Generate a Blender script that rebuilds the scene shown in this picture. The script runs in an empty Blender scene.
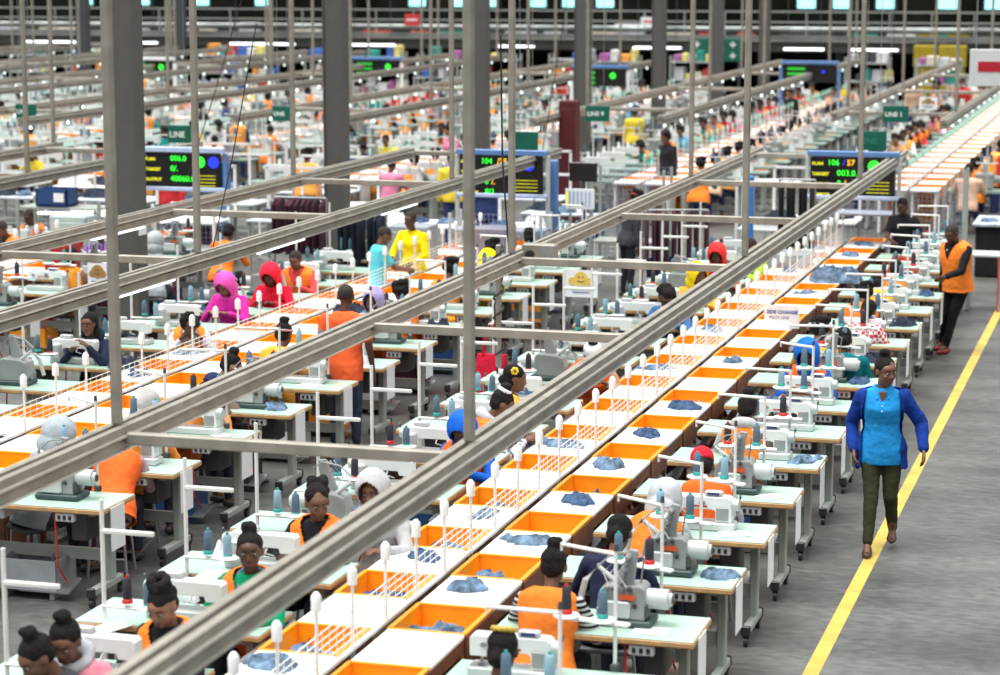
import bpy, bmesh, math, random
from mathutils import Vector, Matrix, noise
random.seed(7)
PI = math.pi
C = bpy.context.scene.collection
V = Vector

# ------------------------------------------------------------------ camera figures
FPX = 2320.0
CAM_H = 4.85
PITCH = math.atan(372 / FPX)
YAW = math.atan(678 / math.hypot(FPX, 372))
_fw = V((-math.sin(YAW) * math.cos(PITCH), math.cos(YAW) * math.cos(PITCH), -math.sin(PITCH)))
_rt = V((math.cos(YAW), math.sin(YAW), 0))
_up = _rt.cross(_fw)

def seen(x, y, z, m=40):
    """True when a place of the hall lies inside what the camera can see"""
    d = V((x, y, z - CAM_H)); a = d.dot(_fw)
    if a < 1: return False
    px = 500 + FPX * d.dot(_rt) / a; py = 337.5 - FPX * d.dot(_up) / a
    return -m < px < 1000 + m and -m < py < 675 + m

# ------------------------------------------------------------------ materials
MATS = {}
def mat(name, col, rough=.6, metal=0.0, var=.12, vscale=6.0, bump=0.0, bscale=60.0, emit=None, estr=0.0, spec=.5, alpha=None):
    if name in MATS: return MATS[name]
    m = bpy.data.materials.new(name); m.use_nodes = True
    nt = m.node_tree; n = nt.nodes; l = nt.links
    b = n['Principled BSDF']
    b.inputs['Roughness'].default_value = rough
    b.inputs['Metallic'].default_value = metal
    b.inputs['Specular IOR Level'].default_value = spec
    tc = n.new('ShaderNodeTexCoord')
    nz = n.new('ShaderNodeTexNoise'); nz.inputs['Scale'].default_value = vscale; nz.inputs['Detail'].default_value = 3
    l.new(tc.outputs['Object'], nz.inputs['Vector'])
    rp = n.new('ShaderNodeValToRGB')
    rp.color_ramp.elements[0].position = .3; rp.color_ramp.elements[1].position = .7
    lo = [max(0, c * (1 - var)) for c in col]; hi = [min(1, c * (1 + var)) for c in col]
    rp.color_ramp.elements[0].color = (*lo, 1); rp.color_ramp.elements[1].color = (*hi, 1)
    l.new(nz.outputs['Fac'], rp.inputs['Fac']); l.new(rp.outputs['Color'], b.inputs['Base Color'])
    if bump:
        n2 = n.new('ShaderNodeTexNoise'); n2.inputs['Scale'].default_value = bscale; n2.inputs['Detail'].default_value = 4
        l.new(tc.outputs['Object'], n2.inputs['Vector'])
        bp = n.new('ShaderNodeBump'); bp.inputs['Strength'].default_value = bump; bp.inputs['Distance'].default_value = .02
        l.new(n2.outputs['Fac'], bp.inputs['Height']); l.new(bp.outputs['Normal'], b.inputs['Normal'])
    if emit:
        b.inputs['Emission Color'].default_value = (*emit, 1); b.inputs['Emission Strength'].default_value = estr
    if alpha is not None: b.inputs['Alpha'].default_value = alpha
    MATS[name] = m
    return m

def cloth(name, col, var=.15): return mat(name, col, .85, 0, var, 9, .35, 25, spec=.2)

def pattern(name, kind, c1, c2, sc):
    if name in MATS: return MATS[name]
    m = mat(name, c1, .85, spec=.2); nt = m.node_tree; n = nt.nodes; l = nt.links; b = n['Principled BSDF']
    tc = n.new('ShaderNodeTexCoord')
    if kind == 'check':
        t = n.new('ShaderNodeTexChecker'); t.inputs['Scale'].default_value = sc
        t.inputs['Color1'].default_value = (*c1, 1); t.inputs['Color2'].default_value = (*c2, 1)
        l.new(tc.outputs['Object'], t.inputs['Vector']); l.new(t.outputs['Color'], b.inputs['Base Color'])
    else:
        t = n.new('ShaderNodeTexWave') if kind == 'stripe' else n.new('ShaderNodeTexNoise')
        t.inputs['Scale'].default_value = sc
        if kind == 'stripe': t.bands_direction = 'Z'
        r = n.new('ShaderNodeValToRGB'); r.color_ramp.interpolation = 'CONSTANT'
        r.color_ramp.elements[0].color = (*c1, 1); r.color_ramp.elements[1].color = (*c2, 1); r.color_ramp.elements[1].position = .55
        l.new(tc.outputs['Object'], t.inputs['Vector'])
        l.new(t.outputs['Fac'], r.inputs['Fac']); l.new(r.outputs['Color'], b.inputs['Base Color'])
    return m

M_white = mat('white_enamel', (.8, .82, .82), .35, var=.04)
M_pole = mat('white_pole_paint', (.78, .78, .76), .4, var=.05)
M_tabwhite = mat('white_laminate', (.88, .87, .84), .45, var=.04)
M_mint = mat('mint_laminate', (.40, .58, .49), .35, var=.08, vscale=4)
M_wood = mat('plywood_edge', (.50, .30, .13), .6, var=.2, vscale=14)
M_frame = mat('grey_green_paint', (.33, .36, .33), .45, var=.08)
M_black = mat('black_plastic', (.02, .02, .022), .45, var=.2)
M_dark = mat('dark_grey_metal', (.07, .075, .08), .45, .3)
M_steel = mat('brushed_steel', (.45, .46, .47), .35, .8, var=.15)
M_grey = mat('grey_casting', (.30, .32, .32), .38, .1, var=.12)
M_lgrey = mat('pale_grey_casting', (.50, .53, .53), .35, 0, var=.06)
M_orange = mat('orange_bin_plastic', (.95, .335, .008), .42, var=.07, vscale=5)
M_paper = mat('paper', (.82, .84, .86), .8, var=.03)
M_teal = mat('teal_plastic', (.02, .33, .30), .4)
M_thread = mat('slate_thread', (.10, .17, .24), .8, var=.15, bump=.4, bscale=120)
M_threadp = mat('pale_blue_thread', (.25, .42, .52), .8, var=.12)
M_threadk = mat('charcoal_thread', (.03, .03, .04), .8)
M_red = mat('red_plastic', (.55, .02, .02), .4)
M_cord = mat('red_hose', (.6, .04, .03), .5)
M_track = mat('weathered_track_metal', (.29, .27, .23), .5, .25, var=.22, vscale=5)
M_slot = mat('track_slot', (.08, .075, .065), .6, .1)
M_trackl = mat('lip_highlight', (.60, .58, .52), .42, .4, var=.15)  # pale colour paints the highlight lines onto the track lips
M_col = mat('column_paint', (.10, .097, .092), .5, .1, var=.06)
M_denim = mat('denim', (.13, .20, .29), .9, var=.65, vscale=11, bump=.9, bscale=30, spec=.15)
M_denimd = mat('dark_denim', (.05, .09, .17), .9, var=.5, vscale=14, bump=.6, bscale=40, spec=.15)
M_navy = mat('navy_cloth', (.012, .02, .04), .9, var=.4, vscale=12, bump=.5)
M_lightcloth = mat('pale_grey_cloth', (.45, .48, .52), .9, var=.2, vscale=8, bump=.5)
M_brown = mat('rust_brown_board', (.17, .065, .03), .7, var=.35, vscale=6)
M_led = mat('cool_tube', (.9, .95, 1), .4, emit=(.9, .96, 1), estr=1.6)
M_ledg = mat('small_lamp', (.9, 1, .95), .4, emit=(.85, 1, .93), estr=1.6)
M_green = mat('green_sign', (.0, .11, .07), .5, var=.1)
M_signw = mat('sign_white_ink', (.75, .8, .78), .6)
M_bluep = mat('blue_frame_paint', (.10, .22, .48), .4)
M_palebl = mat('pale_blue_frame', (.45, .55, .78), .4)
M_screen = mat('black_screen', (.008, .008, .01), .25)
M_ledgreen = mat('green_led', (0, .5, 0), .5, emit=(.04, .95, .05), estr=1.0)
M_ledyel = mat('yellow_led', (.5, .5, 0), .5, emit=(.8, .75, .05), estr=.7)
M_ledor = mat('orange_led', (.6, .3, 0), .5, emit=(.9, .45, .03), estr=1.0)
M_ledblue = mat('blue_led', (0, 0, .6), .5, emit=(.02, .05, .9), estr=1.0)
M_teall = mat('daylit_glass', (.3, .7, .7), .3, emit=(.35, .85, .85), estr=1.1)
M_blue = mat('blue_crate_plastic', (.015, .06, .20), .5)
M_ink = mat('blue_ink', (.05, .12, .35), .7)
M_yellow = mat('yellow_paint', (.52, .38, .07), .6, var=.2, vscale=3, bump=.2)
M_maroon = mat('maroon_cloth', (.06, .012, .03), .9, var=.4, bump=.4)
M_smile = mat('yellow_print', (.80, .55, .12), .8)

# ------------------------------------------------------------------ mesh builder
BENCH = bpy.data.scenes.new('bench')
def evaluated(o):
    BENCH.collection.objects.link(o); vl = BENCH.view_layers[0]; vl.update(); dg = vl.depsgraph; dg.update()
    return bpy.data.meshes.new_from_object(o.evaluated_get(dg))
class MB:
    def __init__(s): s.v = []; s.f = []; s.mi = []; s.cur = 0
    def add(s, vs, fs):
        b = len(s.v); s.v += [tuple(p) for p in vs]
        for f in fs: s.f.append([b + i for i in f]); s.mi.append(s.cur)
        return s
    def box(s, c, d, R=None):
        x, y, z = d[0] / 2, d[1] / 2, d[2] / 2
        vs = [V((sx * x, sy * y, sz * z)) for sz in (-1, 1) for sy in (-1, 1) for sx in (-1, 1)]
        if R: vs = [R @ p for p in vs]
        vs = [p + V(c) for p in vs]
        return s.add(vs, [(0, 2, 3, 1), (4, 5, 7, 6), (0, 1, 5, 4), (2, 6, 7, 3), (0, 4, 6, 2), (1, 3, 7, 5)])
    def rbox(s, c, d, r=.01):
        """box with chamfered edges on every side"""
        x, y, z = [q / 2 for q in d]; r = min(r, x * .9, y * .9, z * .9)
        rings = []
        for (zz, k) in ((-z, r), (-z + r, 0), (z - r, 0), (z, r)):
            a, b = x - k, y - k
            q = r if k == 0 else r * .5
            rings.append([(c[0] + px, c[1] + py, c[2] + zz) for px, py in
                          ((-a + q, -b), (a - q, -b), (a, -b + q), (a, b - q), (a - q, b), (-a + q, b), (-a, b - q), (-a, -b + q))])
        return s.loft(rings)
    def loft(s, rings, caps=True, closed=True):
        n = len(rings[0]); vs = [p for r in rings for p in r]; fs = []
        for i in range(len(rings) - 1):
            for j in range(n if closed else n - 1):
                k = (j + 1) % n
                fs.append((i * n + j, i * n + k, (i + 1) * n + k, (i + 1) * n + j))
        if caps:
            fs.append(tuple(range(n - 1, -1, -1))); fs.append(tuple(range((len(rings) - 1) * n, len(rings) * n)))
        return s.add(vs, fs)
    def cyl(s, p0, p1, r0, r1=None, n=12, caps=True):
        p0, p1 = V(p0), V(p1); r1 = r0 if r1 is None else r1
        d = (p1 - p0)
        if d.length < 1e-6: return s
        d.normalize()
        u = d.cross(V((0, 0, 1)) if abs(d.z) < .9 else V((1, 0, 0))).normalized(); w = d.cross(u)
        rg = lambda p, r: [p + u * (r * math.cos(2 * PI * i / n)) + w * (r * math.sin(2 * PI * i / n)) for i in range(n)]
        return s.loft([rg(p0, r0), rg(p1, r1)], caps)
    def tube(s, pts, r, n=8):
        pts = [V(p) for p in pts]; rings = []
        for i, p in enumerate(pts):
            d = (pts[min(i + 1, len(pts) - 1)] - pts[max(i - 1, 0)]).normalized()
            u = d.cross(V((0, 0, 1)) if abs(d.z) < .9 else V((1, 0, 0))).normalized(); w = d.cross(u)
            rings.append([p + u * (r * math.cos(2 * PI * k / n)) + w * (r * math.sin(2 * PI * k / n)) for k in range(n)])
        return s.loft(rings)
    def lathe(s, prof, c=(0, 0, 0), n=14):
        rings = [[(c[0] + r * math.cos(2 * PI * k / n), c[1] + r * math.sin(2 * PI * k / n), c[2] + z) for k in range(n)] for r, z in prof]
        return s.loft(rings)
    def ell(s, c, r, R=None, nu=14, nv=9):
        if not hasattr(r, '__len__'): r = (r, r, r)
        vs = []; fs = []
        for i in range(1, nv):
            t = PI * i / nv
            for j in range(nu):
                a = 2 * PI * j / nu
                vs.append(V((r[0] * math.sin(t) * math.cos(a), r[1] * math.sin(t) * math.sin(a), -r[2] * math.cos(t))))
        vs.append(V((0, 0, -r[2]))); vs.append(V((0, 0, r[2])))
        if R: vs = [R @ p for p in vs]
        vs = [p + V(c) for p in vs]
        for i in range(nv - 2):
            for j in range(nu):
                k = (j + 1) % nu
                fs.append((i * nu + j, i * nu + k, (i + 1) * nu + k, (i + 1) * nu + j))
        B = (nv - 1) * nu
        for j in range(nu):
            k = (j + 1) % nu
            fs.append((B, k, j)); fs.append((B + 1, (nv - 2) * nu + j, (nv - 2) * nu + k))
        return s.add(vs, fs)
    def cap(s, p0, r0, p1, r1, n=12):
        """tapered limb with rounded ends"""
        s.cyl(p0, p1, r0, r1, n); s.ell(p0, r0, nu=n, nv=7); s.ell(p1, r1, nu=n, nv=7); return s
    def prism(s, pts, y0, y1):
        """outline in x-z pushed along y"""
        return s.loft([[(x, y0, z) for x, z in pts], [(x, y1, z) for x, z in pts]])
    def xf(s, M):
        s.v = [tuple(M @ V(p)) for p in s.v]; return s
    def mesh(s, name, mats, smooth=False, bevel=0):
        me = bpy.data.meshes.new(name); me.from_pydata(s.v, [], s.f)
        if not isinstance(mats, (list, tuple)): mats = [mats]
        for m in mats: me.materials.append(m)
        for p, i in zip(me.polygons, s.mi): p.material_index = i
        bm = bmesh.new(); bm.from_mesh(me)
        bmesh.ops.recalc_face_normals(bm, faces=bm.faces)
        if bevel:
            ed = [e for e in bm.edges if len(e.link_faces) == 2 and e.calc_face_angle() > .6]
            bmesh.ops.bevel(bm, geom=ed, offset=bevel, segments=2, affect='EDGES', profile=.5)
        bm.to_mesh(me); bm.free()
        if smooth:
            for p in me.polygons: p.use_smooth = True
            try: me.set_sharp_from_angle(angle=.7)
            except Exception: pass
        return me

def put(name, me, parent=None, loc=(0, 0, 0), rotz=0):
    o = bpy.data.objects.new(name, me); C.objects.link(o); o.location = loc; o.rotation_euler = (0, 0, rotz)
    if parent: o.parent = parent
    return o
def part(name, mb, m, parent, smooth=False, bevel=0, loc=(0, 0, 0)):
    return put(name, mb.mesh(name, m, smooth, bevel), parent, loc)
def tag(o, label, cat, group=None, kind=None):
    if label: o['label'] = label
    if cat: o['category'] = cat
    if group: o['group'] = group
    if kind: o['kind'] = kind
    return o
def thing(name, label, cat, loc=(0, 0, 0), rotz=0, group=None):
    o = bpy.data.objects.new(name, None); C.objects.link(o); o.empty_display_size = .1
    o.location = loc; o.rotation_euler = (0, 0, rotz)
    return tag(o, label, cat, group)
def solid(name, mb, m, label, cat, group=None, kind=None, loc=(0, 0, 0), rotz=0, smooth=False, bevel=0):
    return tag(put(name, mb.mesh(name, m, smooth, bevel), None, loc, rotz), label, cat, group, kind)
KIDS = {}
def copy_tree(o, parent=None):
    c = o.copy(); C.objects.link(c)
    if parent: c.parent = parent
    for ch in KIDS.get(o.name, []): copy_tree(ch, c)
    return c
def index(o):
    KIDS[o.name] = list(o.children)
    for c in o.children: index(c)
PROTO_USED = set()
def place(proto, loc, rotz, label, group=None, cat=None):
    """first use moves the piece itself, later uses copy it with its parts"""
    if proto.name in PROTO_USED: o = copy_tree(proto)
    else:
        index(proto); PROTO_USED.add(proto.name); o = proto
    o.location = loc; o.rotation_euler = (0, 0, rotz)
    o['label'] = label
    if group: o['group'] = group
    if cat: o['category'] = cat
    return o
ORD = ['first', 'second', 'third', 'fourth', 'fifth', 'sixth', 'seventh', 'eighth', 'ninth', 'tenth', 'eleventh', 'twelfth', 'thirteenth',
       'fourteenth', 'fifteenth', 'sixteenth', 'seventeenth', 'eighteenth', 'nineteenth', 'twentieth']
def nth(i): return ORD[i] if i < 20 else 'twenty-' + ORD[i - 20]

# ------------------------------------------------------------------ setting
def floor_material():
    m = bpy.data.materials.new('concrete_floor'); m.use_nodes = True
    nt = m.node_tree; n = nt.nodes; l = nt.links; b = n['Principled BSDF']
    tc = n.new('ShaderNodeTexCoord')
    big = n.new('ShaderNodeTexNoise'); big.inputs['Scale'].default_value = .7; big.inputs['Detail'].default_value = 7; big.inputs['Roughness'].default_value = .62
    mp = n.new('ShaderNodeMapping'); mp.inputs['Scale'].default_value = (.85, 1.7, 1)
    l.new(tc.outputs['Object'], mp.inputs['Vector']); l.new(mp.outputs['Vector'], big.inputs['Vector'])
    r = n.new('ShaderNodeValToRGB'); e = r.color_ramp.elements
    e[0].position = .3; e[0].color = (.050, .052, .048, 1); e[1].position = .72; e[1].color = (.150, .153, .145, 1)
    l.new(big.outputs['Fac'], r.inputs['Fac'])
    fine = n.new('ShaderNodeTexNoise'); fine.inputs['Scale'].default_value = 9; fine.inputs['Detail'].default_value = 6
    l.new(mp.outputs['Vector'], fine.inputs['Vector'])
    fr = n.new('ShaderNodeValToRGB'); fr.color_ramp.elements[0].position = .35; fr.color_ramp.elements[0].color = (.72, .72, .72, 1)
    fr.color_ramp.elements[1].position = .65; fr.color_ramp.elements[1].color = (1.1, 1.1, 1.1, 1)
    l.new(fine.outputs['Fac'], fr.inputs['Fac'])
    mx = n.new('ShaderNodeMixRGB'); mx.blend_type = 'MULTIPLY'; mx.inputs['Fac'].default_value = 1
    l.new(r.outputs['Color'], mx.inputs['Color1']); l.new(fr.outputs['Color'], mx.inputs['Color2'])
    br = n.new('ShaderNodeTexBrick'); br.inputs['Scale'].default_value = 1; br.offset = 0
    br.inputs['Mortar Size'].default_value = .006; br.inputs['Brick Width'].default_value = 5; br.inputs['Row Height'].default_value = 5
    br.inputs['Color1'].default_value = (1, 1, 1, 1); br.inputs['Color2'].default_value = (.96, .96, .96, 1); br.inputs['Mortar'].default_value = (.55, .55, .55, 1)
    l.new(tc.outputs['Object'], br.inputs['Vector'])
    m2 = n.new('ShaderNodeMixRGB'); m2.blend_type = 'MULTIPLY'; m2.inputs['Fac'].default_value = 1
    l.new(mx.outputs['Color'], m2.inputs['Color1']); l.new(br.outputs['Color'], m2.inputs['Color2'])
    l.new(m2.outputs['Color'], b.inputs['Base Color'])
    rr = n.new('ShaderNodeMapRange'); rr.inputs['To Min'].default_value = .3; rr.inputs['To Max'].default_value = .6
    l.new(fine.outputs['Fac'], rr.inputs['Value']); l.new(rr.outputs['Result'], b.inputs['Roughness'])
    bp = n.new('ShaderNodeBump'); bp.inputs['Strength'].default_value = .15; bp.inputs['Distance'].default_value = .01
    l.new(fine.outputs['Fac'], bp.inputs['Height']); l.new(bp.outputs['Normal'], b.inputs['Normal'])
    return m
fl = MB().box((-28, 50, -.1), (86, 112, .2))
solid('floor', fl, floor_material(), None, None, kind='structure')
solid('aisle_line', MB().box((-2.23, 38, .0015), (.11, 60, .003)), M_yellow, 'long yellow line painted on the grey walkway floor', 'floor marking')

M_wall = mat('far_wall_shade', (.012, .012, .010), 1, var=.5, vscale=.6, spec=0)  # near black, the dimness of the far end is put into the colour
M_deck = mat('gallery_deck_steel', (.085, .085, .075), .5, .1, var=.15, vscale=1)
M_wallr = mat('side_wall_paint', (.10, .11, .11), .8, var=.2, vscale=.5)
WY = 104.0
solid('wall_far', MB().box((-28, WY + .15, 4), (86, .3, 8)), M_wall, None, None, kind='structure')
# daylit panes high in the far wall
for i, x in enumerate((-44.9, -41.7, -34.0, -31.9, -30.6, -28.2, -26.6, -25.0, -15.8, -14.2, -12.3, -9.6, -7.6, -5.4, -48, -51)):
    w = thing('window_%d' % (i + 1), None, None, (x, WY - .02, 3.0)); w['kind'] = 'structure'
    part('window_frame', MB().box((0, 0, .4), (.95, .06, 1.0)), M_dark, w)
    part('pane', MB().box((0, -.05, .4), (.8, .03, .86)), M_teall, w)

# ------------------------------------------------------------------ prototypes
def proto_table():
    t = thing('sewing_table', 'x', 'sewing table')
    tp = part('table_top', MB().rbox((0, 0, .757), (1.26, .58, .04), .008), M_wood, t)
    part('laminate', MB().box((0, 0, .7785), (1.25, .57, .004)), M_mint, tp)
    for sx in (-1, 1):
        lg = part('leg', MB().rbox((sx * .5, .08, .44), (.055, .11, .6), .008).rbox((sx * .5, 0, .12), (.06, .56, .06), .01), M_frame, t, bevel=0)
        part('top_bracket', MB().box((sx * .5, 0, .725), (.05, .44, .03)), M_frame, lg)
        for sy in (-1, 1):
            cs = part('caster', MB().cyl((sx * .5 - .015, sy * .25, .035), (sx * .5 + .015, sy * .25, .035), .035, n=12)
                      .box((sx * .5, sy * .25 + .01, .075), (.045, .05, .03)), M_black, lg, smooth=True)
            part('end_cap', MB().rbox((sx * .5, sy * .268, .12), (.07, .035, .075), .008), M_black, lg)
    part('crossbar', MB().box((0, .1, .33), (.95, .04, .09)), M_frame, t)
    part('treadle', MB().box((.05, -.05, .10), (.42, .24, .015), Matrix.Rotation(.25, 3, 'X')).box((.05, .0, .22), (.02, .02, .25)), M_steel, t)
    part('control_box', MB().rbox((.34, .02, .60), (.14, .26, .24), .012), M_dark, t)
    part('switch_plate', MB().rbox((.30, -.25, .70), (.16, .05, .07), .008), M_lgrey, t)
    for k in range(3): part('switch', MB().box((.255 + k * .045, -.278, .70), (.022, .008, .03)), M_black, t)
    part('drawer', MB().rbox((-.35, -.08, .69), (.24, .32, .09), .01), M_lgrey, t)
    part('hose', MB().tube([(.18, -.2, .73), (.2, -.22, .5), (.19, -.2, .3), (.22, -.1, .14)], .008), M_cord, t, smooth=True)
    part('hanging_sheet', MB().box((.637, -.05, .60), (.004, .24, .34)), M_paper, t)
    return t

def proto_lock():
    t = thing('sewing_machine', 'x', 'sewing machine')
    part('bed', MB().rbox((.0, 0, .04), (.52, .18, .08), .012), M_lgrey, t)
    o = [(-.25, .16), (-.25, .30), (-.235, .325), (.21, .33), (.235, .31), (.235, .08), (.12, .08), (.115, .19), (.09, .205), (-.13, .205), (-.14, .16)]
    part('arm', MB().prism(o, -.06, .06), M_white, t, bevel=.008)
    part('needle_bar', MB().cyl((-.19, 0, .17), (-.19, 0, .10), .008).box((-.19, -.01, .095), (.035, .05, .008)), M_steel, t)
    hw = part('hand_wheel', MB().cyl((.235, 0, .25), (.285, 0, .25), .062, .055, n=20), M_lgrey, t, smooth=True)
    part('wheel_hub', MB().cyl((.285, 0, .25), (.296, 0, .25), .02, n=12), M_dark, hw, smooth=True)
    part('tension_dial', MB().cyl((-.16, -.06, .26), (-.16, -.085, .26), .02, n=14), M_steel, t, smooth=True)
    part('stitch_dial', MB().cyl((.02, -.06, .27), (.02, -.075, .27), .024, n=14), M_steel, t, smooth=True)
    part('side_panel', MB().rbox((.17, -.066, .17), (.09, .012, .12), .005), M_grey, t)
    part('arm_stripe', MB().box((-.02, -.0625, .235), (.16, .004, .014)), M_red, t)
    part('control_panel', MB().rbox((.10, -.015, .355), (.13, .07, .05), .01), M_lgrey, t)
    part('display', MB().box((.10, -.052, .357), (.085, .004, .028)), mat('lcd', (.05, .07, .2), .2), t)
    part('motor_housing', MB().rbox((.18, .09, .17), (.11, .10, .2), .015), M_lgrey, t)
    part('cloth_plate', MB().box((-.2, -.02, .083), (.1, .1, .006)), M_steel, t)
    part('lever', MB().tube([(-.05, .06, .2), (-.05, .1, .17), (-.12, .11, .15)], .007), M_steel, t, smooth=True)
    for c in t.children: c.data.transform(Matrix.Diagonal((1.0, .9, .76, 1)))
    return t
def proto_over():
    t = thing('overlock_machine', 'x', 'overlock machine')
    part('base_plate', MB().rbox((0, .0, .03), (.40, .26, .05), .01), mat('dark_green_base', (.03, .06, .06), .5), t)
    part('body', MB().prism([(-.16, .05), (-.19, .16), (-.17, .27), (-.10, .30), (.12, .31), (.15, .28), (.15, .05)], -.10, .10), M_grey, t, bevel=.012)
    part('front_cover', MB().rbox((-.05, -.11, .13), (.2, .03, .13), .012), M_lgrey, t)
    part('nameplate', MB().box((.03, -.113, .225), (.11, .016, .035)), mat('red_plate', (.65, .10, .03), .5), t)
    mt = part('motor', MB().cyl((.15, .0, .20), (.30, .0, .20), .075, .075, n=18).cyl((.30, 0, .20), (.325, 0, .20), .055, .045, n=18), M_lgrey, t, smooth=True)
    part('motor_cap', MB().cyl((.325, 0, .2), (.332, 0, .2), .03, n=12), M_dark, mt, smooth=True)
    for k in range(4):
        part('thread_dial', MB().cyl((-.12 + .055 * k, -.095, .285), (-.12 + .055 * k, -.13, .285), .019, .014, n=12), M_dark if k % 2 else M_steel, t, smooth=True)
    for k in range(3): part('thread_tube', MB().tube([(-.10 + .06 * k, -.11, .30), (-.14 + .05 * k, -.12, .40), (-.02 + .03 * k, -.09, .55)], .0045), M_white, t, smooth=True)
    part('side_cover', MB().rbox((.155, -.04, .12), (.02, .12, .10), .006), M_dark, t)
    part('looper_cover', MB().rbox((-.16, -.06, .10), (.06, .12, .09), .01), M_steel, t)
    part('oil_window', MB().cyl((.08, -.1, .16), (.08, -.108, .16), .018, n=12), M_dark, t, smooth=True)
    for k in range(5):
        part('tension_knob', MB().cyl((-.02 + .012 * k, -.06, .34 + .045 * k), (-.02 + .012 * k, -.11, .335 + .045 * k), .022, .018, n=12)
             .cyl((-.02 + .012 * k, -.11, .335 + .045 * k), (-.02 + .012 * k, -.125, .335 + .045 * k), .012, n=10), M_steel if k % 2 else M_grey, t, smooth=True)
    part('tension_column', MB().prism([(-.08, .30), (.06, .30), (.09, .56), (.03, .57)], -.06, -.02), M_grey, t, bevel=.006)
    part('thread_guide', MB().tube([(.06, -.02, .55), (-.1, -.03, .52), (-.2, -.05, .42)], .007).tube([(.1, 0, .31), (.12, 0, .50), (.04, 0, .55)], .007), M_steel, t, smooth=True)
    part('needle_bar', MB().cyl((-.15, -.04, .22), (-.15, -.04, .08), .012).box((-.16, -.05, .08), (.06, .06, .012)), M_steel, t)
    part('lint_hose', MB().tube([(-.10, .05, .30), (-.22, .05, .40), (-.30, .02, .30), (-.34, 0, .12)], .022, 10), M_lgrey, t, smooth=True)
    for c in t.children_recursive: c.data.transform(Matrix.Diagonal((.9, .9, .86, 1)))
    return t
def proto_stand():
    """pole clamped on the table edge, arm at its top and a tray for the spools"""
    t = thing('thread_stand', 'x', 'thread stand')
    pl = part('pole', MB().cyl((0, 0, 0), (0, 0, .72), .0115, n=10), M_pole, t, smooth=True)
    part('pole_tip', MB().cyl((0, 0, .72), (0, 0, .76), .015, .01, n=10), M_dark, pl, smooth=True)
    part('thread_arm', MB().cyl((0, 0, .70), (-.40, .12, .69), .012, n=8).cyl((-.40, .12, .69), (-.40, .12, .65), .008, n=8), M_pole, t, smooth=True)
    part('tray', MB().rbox((-.12, -.05, .30), (.46, .05, .022), .006).lathe([(.075, .312), (.08, .318), (.075, .325), (.02, .33)], (-.28, -.07, 0))
         .lathe([(.075, .312), (.08, .318), (.075, .325), (.02, .33)], (-.05, -.07, 0)), M_pole, t, smooth=True)
    part('clamp', MB().rbox((0, 0, .02), (.05, .05, .05), .008), M_dark, t)
    return t
def proto_stand_low():
    """cross arm stand whose tray sticks out over the aisle side"""
    t = thing('thread_stand', 'x', 'thread stand')
    part('pole', MB().cyl((0, 0, -.5), (0, 0, .8), .014, n=10), M_pole, t, smooth=True)
    part('thread_arm', MB().rbox((.17, 0, .6), (.36, .03, .03), .006), M_pole, t)
    part('tray', MB().rbox((.17, 0, .12), (.36, .04, .02), .006).lathe([(.08, .13), (.085, .135), (.02, .15)], (.30, 0, 0)), M_pole, t, smooth=True)
    part('clamp', MB().rbox((0, 0, -.03), (.05, .05, .05), .008), M_dark, t)
    return t
def proto_spool(m, mc):
    t = thing('thread_spool', 'x', 'thread spool')
    part('cone_foot', MB().lathe([(.034, 0), (.034, .018), (.026, .028), (.02, .03)]), mc, t, smooth=True)
    th = part('thread', MB().lathe([(.026, .028), (.03, .035), (.027, .15), (.018, .162)]), m, t, smooth=True)
    part('cone_tip', MB().lathe([(.012, .16), (.010, .178)], n=8), mc, th, smooth=True)
    return t

def heap_mesh(name, m, a, b, h, seed):
    """crumpled heap of cloth with folds and a ragged outline"""
    n, k = 44, 15; rings = []
    for i in range(k + 1):
        t = i / k; rr = 1 - t; ring = []
        for j in range(n):
            an = 2 * PI * j / n; ca, sa = math.cos(an), math.sin(an)
            e = 1 + .45 * noise.noise(V((ca * 1.7 + seed, sa * 1.7, 0))) + .16 * noise.noise(V((ca * 5 + seed, sa * 5, 2)))
            x = a * rr * e * ca; y = b * rr * e * sa
            p = V((x * 7 + seed, y * 13, seed)); q = V((x * 18 + seed, y * 30, seed))
            f = .70 * (1 - 2.2 * abs(noise.noise(p))) + .14 * (1 - 2 * abs(noise.noise(q)))
            z = h * min(1, t * 3.2) ** .7 * (.45 + f)
            ring.append((x, y, max(z, 0) if i else 0))
        rings.append(ring)
    return MB().loft(rings).mesh(name, m, True)
HEAPS = [heap_mesh('denim_heap', M_denim, .20, .13, .062, 3.1), heap_mesh('denim_heap', M_denim, .22, .11, .056, 8.4), heap_mesh('denim_heap', M_denimd, .19, .12, .06, 15.2),
         heap_mesh('denim_heap', M_denim, .18, .15, .07, 21.7)]
HEAP_NAVY = heap_mesh('cloth_heap', M_navy, .22, .17, .09, 5.5)
HEAP_BIG = heap_mesh('denim_heap', M_denim, .33, .36, .15, 9.9)
HEAP_PALE = heap_mesh('cloth_heap', mat('white_cloth', (.66, .69, .72), .7, var=.15, bump=.5), .2, .16, .12, 2.2)
HEAP_RED = heap_mesh('cloth_heap', cloth('brick_red_cloth', (.5, .07, .03)), .22, .2, .2, 12.2)

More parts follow.
